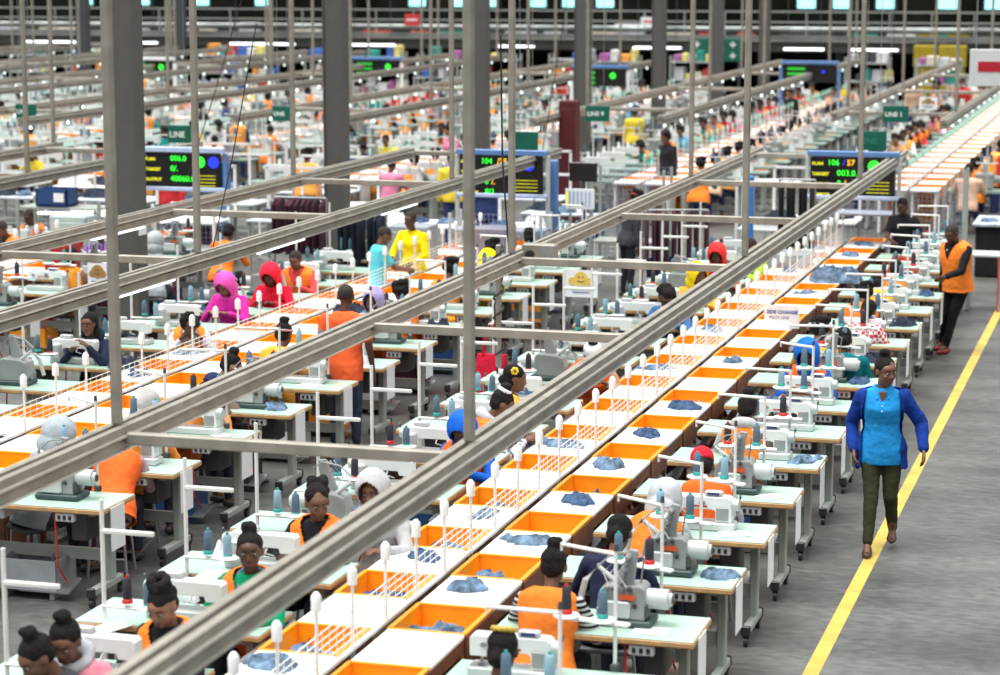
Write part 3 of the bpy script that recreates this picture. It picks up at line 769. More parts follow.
frame_rack('frame_trolley', 'grey frame trolley behind the woman with dark hair near the middle', 'trolley', -7.75, 34, 1.1, 1.85, (.75,), True, m=M_frame)
frame_rack('gate_frame', 'grey metal gate frame beside the woman in black', 'frame', -3.32, 34.2, 1.0, 1.93, (.85,), True, m=M_frame)
for (x, y, z, lab) in [(-15.5, 30.5, 1.4, 'blue crate on the upper shelf of the left rack'), (-15.15, 30.5, .77, 'blue crate on the lower shelf of the left rack'), (-6.6, 31.2, .6, 'blue crate under the purple garments')]:
    t = thing('crate', lab, 'crate', (x, y, z))
    part('tray', MB().box((0, 0, .02), (.5, .36, .03)).box((0, .17, .14), (.5, .02, .24)).box((0, -.17, .14), (.5, .02, .24)).box((.24, 0, .14), (.02, .36, .24)).box((-.24, 0, .14), (.02, .36, .24)), M_blue, t)
    part('card', MB().box((.12, -.184, .14), (.16, .004, .13)), M_paper, t)
def garment_rail(x, y, w, lab, m, h=1.55, n=9, drop=.8, rot=0):
    t = thing('garment_rail', lab, 'garment rail', (x, y, 0), rot)
    part('rail', MB().cyl((-w / 2, 0, h), (w / 2, 0, h), .015, n=8), M_steel, t)
    for s in (-1, 1):
        part('post', MB().cyl((s * w / 2, 0, 0), (s * w / 2, 0, h), .016, n=8), M_steel, t); part('foot', MB().box((s * w / 2, 0, .03), (.05, .5, .05)), M_dark, t)
    for k in range(n):
        xx = -w / 2 + (k + .5) * w / n; q = random.uniform(-.03, .03)
        rings = []
        for z, hw in ((h - .03, .03), (h - .10, .20), (h - drop * .6, .18), (h - drop, .21)):
            rings.append([(xx + .03 * math.cos(a) + q, hw * math.sin(a) * 1.0, z + .01 * math.sin(3 * a + k)) for a in [2 * PI * i / 12 for i in range(12)]])
        g = MB().loft(rings).mesh('garment', m, True); g2 = put('garment', g, None, (x, y, 0), rot)
        tag(g2, 'garment hanging on the ' + lab, 'garment', 'garments on rail at %.0f' % abs(x * 10) if False else 'garments on the ' + lab)
garment_rail(-6.45, 31.0, .9, 'rail of maroon garments right of the middle', M_maroon, rot=.3)
garment_rail(-12.0, 31.2, .8, 'rail of dark maroon garments left of the second column', M_maroon)
garment_rail(-4.97, 32.2, .5, 'rail of black jackets left of the screen reading 106/57', mat('black_cloth', (.01, .01, .012), .9, bump=.3), h=1.9, n=6, drop=.95)
garment_rail(-10.8, 30.5, .7, 'rail of dark garments beside the cyan shirt worker', M_navy, h=1.45, n=7)
# cabinets, panels and tables of the cross aisle
def cabinet(x, y, w, d, h, m, lab, cat='cabinet', name='cabinet'):
    t = thing(name, lab, cat, (x, y, 0))
    part('body', MB().rbox((0, 0, h / 2 + .03), (w, d, h - .06), .01), m, t)
    part('door', MB().rbox((0, -d / 2 - .008, h / 2), (w * .92, .016, h * .88), .005), m, t)
    part('handle', MB().box((w * .35, -d / 2 - .025, h / 2), (.02, .02, .14)), M_steel, t)
    part('plinth', MB().box((0, .01, .02), (w * .95, d * .9, .04)), M_dark, t)
M_cred = mat('cabinet_red', (.42, .01, .015), .5); M_cteal = mat('cabinet_sage', (.38, .48, .46), .5); M_cgrey = mat('cabinet_grey', (.28, .31, .34), .5)
cabinet(-14.1, 27.9, .38, .4, 1.33, M_cred, 'red cabinet left of the nearest steel column')
cabinet(-14.9, 29.8, .55, .4, 1.35, M_cteal, 'pale sage cabinet left of the red cabinet')
cabinet(-10.1, 30.6, .6, .5, 1.28, M_cgrey, 'slate grey cabinet behind the worker in yellow')
cabinet(-9.0, 30.9, .5, .5, 1.25, mat('cabinet_mauve', (.22, .21, .27), .5), 'mauve grey cabinet at the end of the second line')
cabinet(-10.85, 42.3, .32, .4, 2.35, mat('cabinet_oxblood', (.09, .005, .008), .7), 'tall dark red cabinet beyond the middle screen')
cabinet(-5.1, 31.4, .9, .6, .98, M_cgrey, 'grey green counter below the black jackets')
random.seed(23)
LAYM = [('dark denim', HEAPS[2]), ('navy', HEAP_NAVY), ('pale grey', HEAP_PALE), ('blue denim', HEAPS[0])]
k = 0
for (ty, tx0, tx1) in ((34.9, -19.5, -5.6), (37.2, -21.5, -5.2), (39.4, -23, -5.2)):
    x = tx0
    while x < tx1:
        if seen(x, ty, .8, 30) and all(abs(x - q) > .9 for q in (-8.2, -7.7, -12.4)):
            rw = {34.9: 'near', 37.2: 'middle', 39.4: 'back'}[ty]
            t = thing('layout_table', 'layout table in the %s row of the cross aisle, %s from the left' % (rw, nth(k % 12)), 'table', (x, ty, 0))
            m1 = random.choice([M_tabwhite, M_paper, M_tabwhite, M_lightcloth])
            part('table_top', MB().rbox((0, 0, .80), (1.5, .95, .04), .01), m1, t)
            part('shelf', MB().box((0, 0, .35), (1.4, .85, .03)), M_frame, t)
            for sx in (-.7, .7):
                for sy in (-.42, .42): part('leg', MB().box((sx, sy, .39), (.05, .05, .78)), M_frame, t)
            if random.random() < .55:
                part('back_frame', MB().box((-.7, .42, 1.2), (.04, .04, .8)).box((.7, .42, 1.2), (.04, .04, .8)).box((0, .42, 1.6), (1.44, .04, .04)), M_pole, t)
            for q in range(random.choice([1, 2, 3, 3])):
                nm, me = random.choice(LAYM)
                pile(me, x - .5 + .45 * q, ty + random.uniform(-.15, .15), .82, q * 2.0, '%s cloth heap on a layout table, %s row, %s from the left' % (nm, rw, nth(k % 12)), 'cloth_pile', '%s heaps, %s row %s' % (nm, rw, nth(k % 12)), random.uniform(.9, 1.4))
            if random.random() < .5:
                b2 = MB().box((0, 0, .02), (.5, .36, .03)).box((0, .17, .14), (.5, .02, .24)).box((0, -.17, .14), (.5, .02, .24)).box((.24, 0, .14), (.02, .36, .24)).box((-.24, 0, .14), (.02, .36, .24))
                tag(put('crate', b2.mesh('crate', random.choice([M_blue, M_white, M_cgrey, M_maroon])), None, (x + .3, ty, .37)), 'crate under the layout table, %s row, %s from the left' % (rw, nth(k % 12)), 'crate')
            k += 1
        x += random.uniform(1.75, 2.3)
# dark table with black cloth on the right
t = thing('draped_table', 'table draped in black cloth beside the walkway at the right edge', 'table', (-2.0, 37.5, 0))
part('drape', MB().rbox((0, 0, .40), (1.75, 1.2, .78), .02), mat('black_drape', (.006, .006, .007), .95, var=.5, bump=.5), t)
part('table_top', MB().rbox((0, 0, .83), (1.85, 1.3, .05), .01), M_lightcloth, t)
for k in range(5): pile(HEAP_PALE if k % 2 else HEAPS[k % 4], -2.7 + .3 * k, 37.2 + .1 * (k % 2), .857, k, 'folded cloth heap on the black draped table', 'cloth_pile', 'cloth on the draped table', .8)
t = thing('small_table', 'small table with pale top and drooping cord by the leaning man', 'table', (-2.45, 33.4, 0))
part('table_top', MB().rbox((0, 0, .80), (.55, .5, .04), .008), M_lgrey, t)
for s in (-1, 1): part('leg', MB().box((s * .22, 0, .4), (.04, .4, .78)), M_frame, t)
part('cord', MB().tube([(.2, -.26, .78), (.21, -.27, .4), (.2, -.26, .02)], .01), M_cord, t)
# blue posts, small dark screen and grid poster right of the middle screen
for (x, y, z, lab, m) in [(-8.62, 32.7, 2.05, 'blue post right of the middle screen', M_bluep), (-14.1 + .78, 31.6, 2.0, 'blue post right of the left screen', M_bluep), (-5.72, 32.6, 1.9, 'bright blue post left of the black jackets', mat('bright_blue', (.03, .2, .6), .5))]:
    t = thing('blue_post', lab, 'post', (x, y, 0))
    part('shaft', MB().rbox((0, 0, z / 2), (.13, .10, z), .01), m, t); part('foot', MB().rbox((0, 0, .02), (.3, .3, .04), .01), m, t)
t = thing('small_screen', 'small black screen on a stand right of the middle production screen', 'screen', (-8.25, 33.0, 0))
part('panel', MB().rbox((0, 0, 1.86), (.42, .04, .28), .01), M_screen, t); part('stand_pole', MB().box((0, .03, .86), (.05, .04, 1.72)), M_dark, t)
t = thing('grid_poster', 'pale chart with grid columns below the small black screen', 'poster', (-8.25, 32.8, 0))
part('board', MB().rbox((0, 0, 1.48), (.44, .02, .30), .004), M_paper, t)
b = MB()
for k in range(6): b.box((-.15 + .06 * k, -.012, 1.48), (.025, .004, .22))
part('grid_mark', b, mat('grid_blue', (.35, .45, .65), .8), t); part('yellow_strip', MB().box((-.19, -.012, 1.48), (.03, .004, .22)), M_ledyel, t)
part('stand_leg', MB().box((-.15, .02, .66), (.03, .02, 1.34)).box((.15, .02, .66), (.03, .02, 1.34)), M_frame, t)
# red tote bag hanging at the right side of the second line
t = thing('tote_bag', 'large red tote bag hanging from the stand at the second line', 'bag', (-6.58, 22.5, .0))
rings = []
for z, w, d in ((.32, .15, .04), (.34, .165, .06), (.6, .175, .07), (.86, .16, .05), (.92, .155, .03)):
    rings.append([(w * math.copysign(abs(math.cos(a)) ** .5, math.cos(a)), d * math.copysign(abs(math.sin(a)) ** .5, math.sin(a)), z) for a in [2 * PI * i / 20 for i in range(20)]])
M_bag = cloth('bag_red', (.55, .01, .04))
part('pouch', MB().loft(rings), M_bag, t, smooth=True)
for s in (-1, 1): part('strap', MB().tube([(-.09, s * .03, .88), (-.07, s * .03, 1.08), (-.02, s * .01, 1.24), (.02, s * .01, 1.24), (.07, s * .03, 1.08), (.09, s * .03, .88)], .012, 6), M_bag, t, smooth=True)
# the pole that carries the bag
t = thing('bag_pole', 'white pole the red tote bag hangs from', 'pole', (-6.58, 22.56, 0))
part('pole', MB().cyl((0, 0, .0), (0, 0, 1.5), .014, n=8), M_pole, t, smooth=True); part('hook', MB().box((0, -.04, 1.235), (.05, .12, .015)), M_pole, t); part('foot', MB().lathe([(.16, 0), (.15, .02), (.03, .04)]), M_dark, t)

# ------------------------------------------------------------------ block beyond the screens
def joined(items, name):
    """several shapes with own materials as one mesh"""
    b = MB(); ms = []
    for mb, m in items:
        if m not in ms: ms.append(m)
        k = len(b.v); b.v += mb.v
        for f in mb.f: b.f.append([k + i for i in f]); b.mi.append(ms.index(m))
    return b.mesh(name, ms)
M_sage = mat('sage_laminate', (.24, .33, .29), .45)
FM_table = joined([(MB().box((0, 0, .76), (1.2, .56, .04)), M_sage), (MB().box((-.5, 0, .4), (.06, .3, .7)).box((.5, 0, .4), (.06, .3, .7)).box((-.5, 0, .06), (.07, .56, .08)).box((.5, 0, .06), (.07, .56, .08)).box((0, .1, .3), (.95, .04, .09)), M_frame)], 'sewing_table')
_o = [(-.25, .16), (-.25, .32), (.22, .33), (.235, .31), (.235, .0), (-.25, .0), (-.25, .08), (.12, .08), (.11, .2), (-.14, .2), (-.15, .16)]
FM_lock = joined([(MB().prism(_o, -.07, .07), M_white), (MB().cyl((.235, 0, .25), (.285, 0, .25), .06, n=10), M_lgrey), (MB().cyl((.1, -.1, 0), (.1, -.1, .75), .014, n=5).box((-.05, -.1, .72), (.36, .02, .02)), M_pole),
                  (MB().cyl((0, -.1, .3), (0, -.1, .42), .03, n=7).cyl((.2, -.1, .3), (.2, -.1, .42), .03, n=7), M_white)], 'sewing_machine')
FM_over = joined([(MB().rbox((0, 0, .17), (.34, .22, .3), .03).cyl((.15, 0, .2), (.3, 0, .2), .07, n=10), M_grey), (MB().cyl((0, -.08, .34), (0, -.12, .5), .03, n=6).cyl((.05, -.1, 0), (.05, -.1, .8), .014, n=5), M_lgrey),
                  (MB().box((.05, -.1, .5), (.4, .06, .02)), M_pole), (MB().cyl((-.05, -.1, .51), (-.05, -.1, .66), .03, n=7).cyl((.12, -.1, .51), (.12, -.1, .66), .03, n=7), M_thread)], 'overlock_machine')
def far_white(w): return MB().box((0, 0, .785), (w, .7, .03)).box((w / 2 - .04, 0, .38), (.04, .6, .76)).box((-w / 2 + .04, 0, .38), (.04, .6, .76)).mesh('packing_table', M_tabwhite)
def far_bin(w): return MB().box((0, 0, .60), (w, .6, .02)).box((0, .29, .7), (w, .02, .2)).box((0, -.29, .7), (w, .02, .2)).box((w / 2 - .01, 0, .7), (.02, .56, .2)).box((-w / 2 + .01, 0, .7), (.02, .56, .2)).box((0, 0, .3), (w * .7, .04, .6)).mesh('orange_bin', M_orange)
FW = [far_white(.5), far_white(1.1)]; FB = [far_bin(.48), far_bin(1.06)]
FARP = []
STUFFB = MB()
for li in range(8):
    ya = (43.0, 43.0, 41.0, 41, 43, 50, 58, 62)[li]; yb = 72
    if li == 0: yb = 78
    # tables and bins in the middle
    for si, sx in enumerate(((.3, -.3) if li < 3 else (0,))):
        y = ya
        while y < yb:
            x = LX[li] + sx
            if seen(x, y, .8, 15):
                sd = ('right half of ' if sx > 0 else 'left half of ') if li < 3 else ''
                w = 0 if li < 3 else 1
                tag(put('packing_table', FW[w], None, (x, y, 0)), 'white packing table in the %s%s beyond the screens' % (sd, LNAME[li]), 'work table', 'far white tables, ' + sd + LNAME[li])
                tag(put('orange_bin', FB[w], None, (x, y + .66, 0)), 'orange bin in the %s%s beyond the screens' % (sd, LNAME[li]), 'bin', 'far orange bins, ' + sd + LNAME[li])
            y += 1.32 if li < 3 else 1.5
    if li < 6: divider(li, ya, yb, low=True)
    for side in (1, -1):
        x = LX[li] + side * 1.28; y = ya + .3; sd = 'right' if side > 0 else 'left'
        if li >= 4:
            L = yb - ya
            b = MB().box((0, 0, .76), (1.2, L, .04)); k = -L / 2 + .4
            while k < L / 2: b.box((-.5, k, .37), (.06, .06, .74)).box((.5, k, .37), (.06, .06, .74)); k += 2
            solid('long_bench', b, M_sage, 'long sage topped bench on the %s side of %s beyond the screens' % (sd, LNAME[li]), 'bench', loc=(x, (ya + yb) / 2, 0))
        k = 0
        while y < yb:
            if seen(x, y, 1.0, 12):
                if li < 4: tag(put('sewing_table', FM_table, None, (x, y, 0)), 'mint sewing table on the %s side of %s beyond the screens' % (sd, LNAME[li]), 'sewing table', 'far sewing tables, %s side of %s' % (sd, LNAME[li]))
                ov = (k + li) % 5 < 2
                tag(put('overlock_machine' if ov else 'sewing_machine', FM_over if ov else FM_lock, None, (x + .05 * side, y, .781), 0 if side > 0 else PI),
                    '%s on the %s side of %s beyond the screens' % ('grey overlock machine' if ov else 'white sewing machine', sd, LNAME[li]), 'overlock machine' if ov else 'sewing machine', 'far %s machines, %s side of %s' % ('overlock' if ov else 'sewing', sd, LNAME[li]))
                FARP.append((LX[li] + side * 1.08, y - .48 * side, side, li))
            y += 1.32 if li < 3 else 1.6
            k += 1

# far stores in front of the gallery
RC = [(.55, .05, .04), (.04, .12, .45), (.65, .65, .66), (.70, .62, .2), (.02, .25, .2), (.5, .5, .55), (.05, .05, .06), (.75, .3, .05), (.35, .1, .3), (.6, .55, .45)]
GM = [mat('store_cloth_%d' % i, c, .8, var=.25, vscale=3) for i, c in enumerate(RC)]
CN = ['red', 'blue', 'pale grey', 'mustard', 'dark green', 'grey', 'black', 'orange', 'purple', 'beige']
x = -44.0; k = 0
while x < -5:
    yy = 75.5 + (k % 3) * .6
    if seen(x, yy, 1.4, 20) and abs(x + 34.1) > 1.1 and abs(x + 12.4) > 1.1:
        t = thing('store_rack', 'far storage rack near the gallery, %s from the left' % nth(k), 'rack', (x, yy, 0))
        for sx in (-.7, .7): part('post', MB().box((sx, -.3, .95), (.06, .06, 1.9)).box((sx, .3, .95), (.06, .06, 1.9)), M_frame, t)
        for z in (.5, 1.1, 1.7): part('shelf', MB().box((0, 0, z), (1.4, .66, .04)), M_lgrey, t)
        for z in (.52, 1.12, 1.72):
            q = -.6
            while q < .55:
                w = random.uniform(.18, .42); ci = random.randrange(10); h = random.uniform(.2, .42)
                if random.random() < .8:
                    solid('cloth_bundle', MB().rbox((0, 0, h / 2), (w * .92, .5, h), .03), GM[ci], '%s cloth bundle on a far storage rack, %s from the left' % (CN[ci], nth(k)), 'cloth bundle', 'bundles on far rack, %s from the left, %s' % (nth(k), CN[ci]), loc=(x + q + w / 2, yy, z))
                q += w + .02
        k += 1
    x += 1.9 if k % 2 else 2.4
# tube lamps near the gallery
for k, (x, w) in enumerate([(-41, 1.6), (-38, 2.2), (-34.5, 1.2), (-30, 2.4), (-26, 1.6), (-21, 1.3), (-16.2, 1.6), (-11.4, 1.3), (-9.15, 1.5)]):
    t = thing('tube_light', 'white tube light hung before the gallery, %s from the left' % nth(k), 'lamp', (x, 74.6, 2.2))
    part('tube', MB().rbox((0, 0, 0), (w, .1, .07), .01), M_led, t); [part('wire_hanger', MB().box((q * w * .4, 0, 1.2), (.02, .02, 2.4)), M_dark, t) for q in (-1, 1)]
# gallery
g = thing('gallery', 'long steel gallery with railings across the far end of the hall', 'gallery', (0, 79, 0)); g['kind'] = 'structure'
part('deck', MB().box((-28, 2.5, 2.12), (86, 5, .34)), M_deck, g)
part('ledge', MB().box((-28, -.05, 2.42), (86, .3, .16)), mat('ledge_paint', (.16, .17, .16), .5, var=.4, vscale=.9), g)
part('duct', MB().cyl((-71, .4, 2.68), (15, .4, 2.68), .11, n=12), mat('duct_metal', (.22, .24, .23), .35, .3, var=.7, vscale=.7), g, smooth=True)
b = MB()
for z in (2.95, 3.3): b.box((-28, 0, z), (86, .04, .05))
part('handrail', b, M_frame, g)
b = MB()
for i in range(60): b.box((-68 + i * 1.4, 0, 2.85), (.04, .04, .9))
part('baluster', b, M_frame, g)
b = MB()
for i in range(16): b.box((-66 + i * 5, 1, 1.0), (.22, .22, 2.0))
part('support', b, M_dark, g)
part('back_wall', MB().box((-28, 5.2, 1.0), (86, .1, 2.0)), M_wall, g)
for k in range(34):
    x = -48 + k * 1.35 + random.uniform(-.3, .3)
    if seen(x, 80, 3, 0):
        ci = random.choice([2, 5, 2, 5, 4, 6, 0, 9]); h = random.uniform(.25, .55)
        solid('carton', MB().rbox((0, 0, h / 2), (random.uniform(.5, 1.1), .5, h), .02), GM[ci], '%s carton on the far gallery, %s from the left' % (CN[ci], nth(k % 30)), 'carton', 'cartons on the gallery', loc=(x, 80.6, 2.29))
for k, (x, z, w) in enumerate([(-8.0, 2.62, .7), (-7.0, 2.62, .7), (-4.4, 2.62, .6)]):
    solid('yellow_crate', MB().rbox((0, 0, .16), (w, .5, .32), .02), mat('crate_yellow', (.36, .27, .01), .6), 'bright yellow crate on the gallery, %s of three from the left' % nth(k), 'crate', loc=(x, 80, z - .33))
for k, (x, z, w) in enumerate([(-7.9, 1.45, .7), (-7.0, 1.45, .9)]):
    solid('yellow_cabinet', MB().rbox((0, 0, .35), (w, .5, .7), .02).box((0, 0, -.775), (w * .9, .4, 1.55)), mat('crate_yellow', (.36, .27, .01), .6), 'yellow locker below the gallery, %s of the pair' % ('left' if k == 0 else 'right'), 'locker', loc=(x, 78, z + .1))
for k, (x, s) in enumerate([(-26, 'exit'), (-17.4, 'b')]):
    t = thing('gallery_sign', 'red and white sign on the gallery railing, %s' % ('left one' if k == 0 else 'right one'), 'sign', (x, 78.9, 2.95))
    part('plate', MB().box((0, -.04, 0), (.55 if k == 0 else .6, .03, .42 if k == 0 else .3)), mat('sign_red', (.6, .04, .05), .5) if k == 0 else M_paper, t)
    part('stripe', MB().box((0, -.06, 0), (.4, .01, .06)), M_paper if k == 0 else mat('sign_red', (.6, .04, .05), .5), t)
# small production screens of the far block
M_dimgreen = mat('dim_green_led', (0, .3, 0), .5, emit=(.04, .7, .08), estr=.45)
for k, (x, y, z, c, lab) in enumerate([(-14.2, 58.5, 2.0, M_ledgreen, 'small distant screen with green rows beyond the second line'), (-27.5, 60, 2.0, M_ledgreen, 'small distant screen with green disc left of the second steel column'),
                                       (-9.0, 60, 2.1, M_ledblue, 'distant blue framed screen near the orange vested people'), (-21.5, 62, 2.0, M_ledgreen, 'small distant screen right of the second steel column')]):
    t = thing('distant_screen', lab, 'display board', (x, y, 0))
    part('panel', MB().rbox((0, 0, z), (1.4, .05, .45), .01), M_screen, t)
    part('top_rail', MB().rbox((0, 0, z + .28), (1.5, .08, .09), .01), M_bluep if k != 1 else M_white, t)
    part('side_post', MB().box((-.75, 0, z / 2), (.08, .08, z + .3)).box((.75, 0, z / 2), (.08, .08, z + .3)), M_bluep if k == 2 else M_white, t)
    b = MB()
    for r in range(3): b.box((-.35, -.03, z + .12 - r * .13), (.45, .01, .06))
    part('lit_row', b, M_dimgreen, t); part('indicator', MB().cyl((.35, -.03, z + .05), (.35, -.04, z + .05), .08 if k != 2 else .04, n=16), c, t)

# ------------------------------------------------------------------ people
def bake(mb, name, m, vox=None, sm=4, solid_t=0, wr=0.0, seed=0.0, cut=None):
    """grow one closed skin over the shapes"""
    me = mb.mesh(name, m)
    o = bpy.data.objects.new('tmp', me)
    if vox:
        r = o.modifiers.new('r', 'REMESH'); r.mode = 'VOXEL'; r.voxel_size = vox; r.use_smooth_shade = True
    if sm:
        s = o.modifiers.new('s', 'SMOOTH'); s.factor = .5; s.iterations = sm
    out = evaluated(o)
    bpy.data.objects.remove(o); bpy.data.meshes.remove(me)
    if wr:
        ns = [v.normal.copy() for v in out.vertices]
        for v, nn_ in zip(out.vertices, ns):
            p = v.co * 9 + V((seed, 0, 0)); v.co += nn_ * wr * (noise.noise(p) + .6 * noise.noise(p * 2.3))
    if cut or solid_t:
        bm = bmesh.new(); bm.from_mesh(out)
        if cut:
            bmesh.ops.delete(bm, geom=[f for f in bm.faces if cut(f.calc_center_median())], context='FACES')
        if solid_t: bmesh.ops.solidify(bm, geom=bm.faces[:], thickness=-solid_t)
        bm.to_mesh(out); bm.free()
    out.name = name
    if not out.materials: out.materials.append(m)
    for p in out.polygons: p.use_smooth = True
    return out

FEM = [(-.12, .150, .105, 0), (-.06, .178, .122, -.01), (.0, .180, .126, -.012), (.07, .160, .112, -.005), (.15, .134, .098, 0), (.22, .130, .098, 0), (.29, .142, .112, .01),
       (.35, .152, .120, .014), (.41, .160, .108, .004), (.455, .158, .092, -.004), (.485, .120, .075, -.006), (.51, .065, .058, -.004)]
MAL = [(-.12, .150, .105, 0), (-.06, .168, .118, -.008), (.0, .170, .120, -.008), (.07, .160, .112, -.002), (.15, .155, .106, 0), (.22, .160, .108, .002), (.29, .172, .114, .006),
       (.35, .182, .116, .006), (.41, .190, .112, .0), (.455, .188, .096, -.004), (.487, .140, .078, -.006), (.515, .07, .06, -.004)]
def torso(mb, T, rings, grow=0.0, z0=-.2, z1=.6, n=30, flare=0.0, hem=None):
    rr = []
    Z = [r for r in rings if z0 <= r[0] <= z1]
    if hem is not None: Z = [(hem, Z[0][1] + flare, Z[0][2] + flare, Z[0][3])] + Z
    for z, hw, hd, yo in Z:
        ring = []
        for k in range(n):
            a = 2 * PI * k / n; ca, sa = math.cos(a), math.sin(a)
            ring.append(T @ V(((hw + grow) * math.copysign(abs(ca) ** .85, ca), yo + (hd + grow) * math.copysign(abs(sa) ** .9, sa), z + (grow * .6 if z > .45 else 0))))
        rr.append(ring)
    return mb.loft(rr)
def ik(s, h, l1, l2, pole):
    s, h = V(s), V(h); d = h - s; L = min(d.length, (l1 + l2) * .995); dn = d.normalized()
    a = (l1 * l1 - l2 * l2 + L * L) / (2 * L); hh = math.sqrt(max(l1 * l1 - a * a, 1e-6))
    p = V(pole) - dn * V(pole).dot(dn); p.normalize()
    return s + dn * a + p * hh, s + dn * L
def hand(mb, w, d, nrm, side, curl=.5, k=1.0):
    """palm, four bent fingers of different lengths, thumb from the side of the palm"""
    d = V(d).normalized(); nrm = V(nrm); nrm = (nrm - d * nrm.dot(d)).normalized(); lat = d.cross(nrm).normalized() * side
    pc = V(w) + d * .045 * k
    for q in (-.5, -.17, .17, .5): mb.cap(V(w) + d * .012 + lat * .03 * q * k, .017 * k, pc + d * .038 * k + lat * .058 * q * k, .0125 * k, 8)
    for q, L in ((-.5, .058), (-.17, .070), (.17, .075), (.5, .066)):
        b0 = pc + d * .038 * k + lat * .060 * q * k
        d1 = (d * math.cos(curl * .6) - nrm * math.sin(curl * .6)); d2 = (d * math.cos(curl * 1.6) - nrm * math.sin(curl * 1.6))
        m1 = b0 + d1 * L * .55 * k; mb.cap(b0, .0095 * k, m1, .0088 * k, 8); mb.cap(m1, .0088 * k, m1 + d2 * L * .5 * k, .0072 * k, 8)
    t0 = V(w) + d * .022 * k + lat * .024 * k; t1 = t0 + (d * .7 + lat * .65 - nrm * .25).normalized() * .038 * k
    mb.cap(t0, .014 * k, t1, .011 * k, 8); mb.cap(t1, .011 * k, t1 + (d + lat * .1 - nrm * .3).normalized() * .030 * k, .0085 * k, 8)

SKIN = {'d': mat('skin_deep', (.085, .038, .022), .5, var=.1, spec=.4), 'm': mat('skin_brown', (.16, .072, .042), .5, var=.1, spec=.4), 'l': mat('skin_warm_brown', (.26, .125, .075), .5, var=.08, spec=.4)}
M_hair = mat('black_hair', (.009, .007, .007), .75, var=.4, vscale=40, bump=.8, bscale=70, spec=.25)
M_eye = mat('eye_white', (.30, .27, .25), .5); M_iris = mat('dark_iris', (.015, .008, .005), .2); M_lip = mat('lip', (.13, .035, .032), .45)

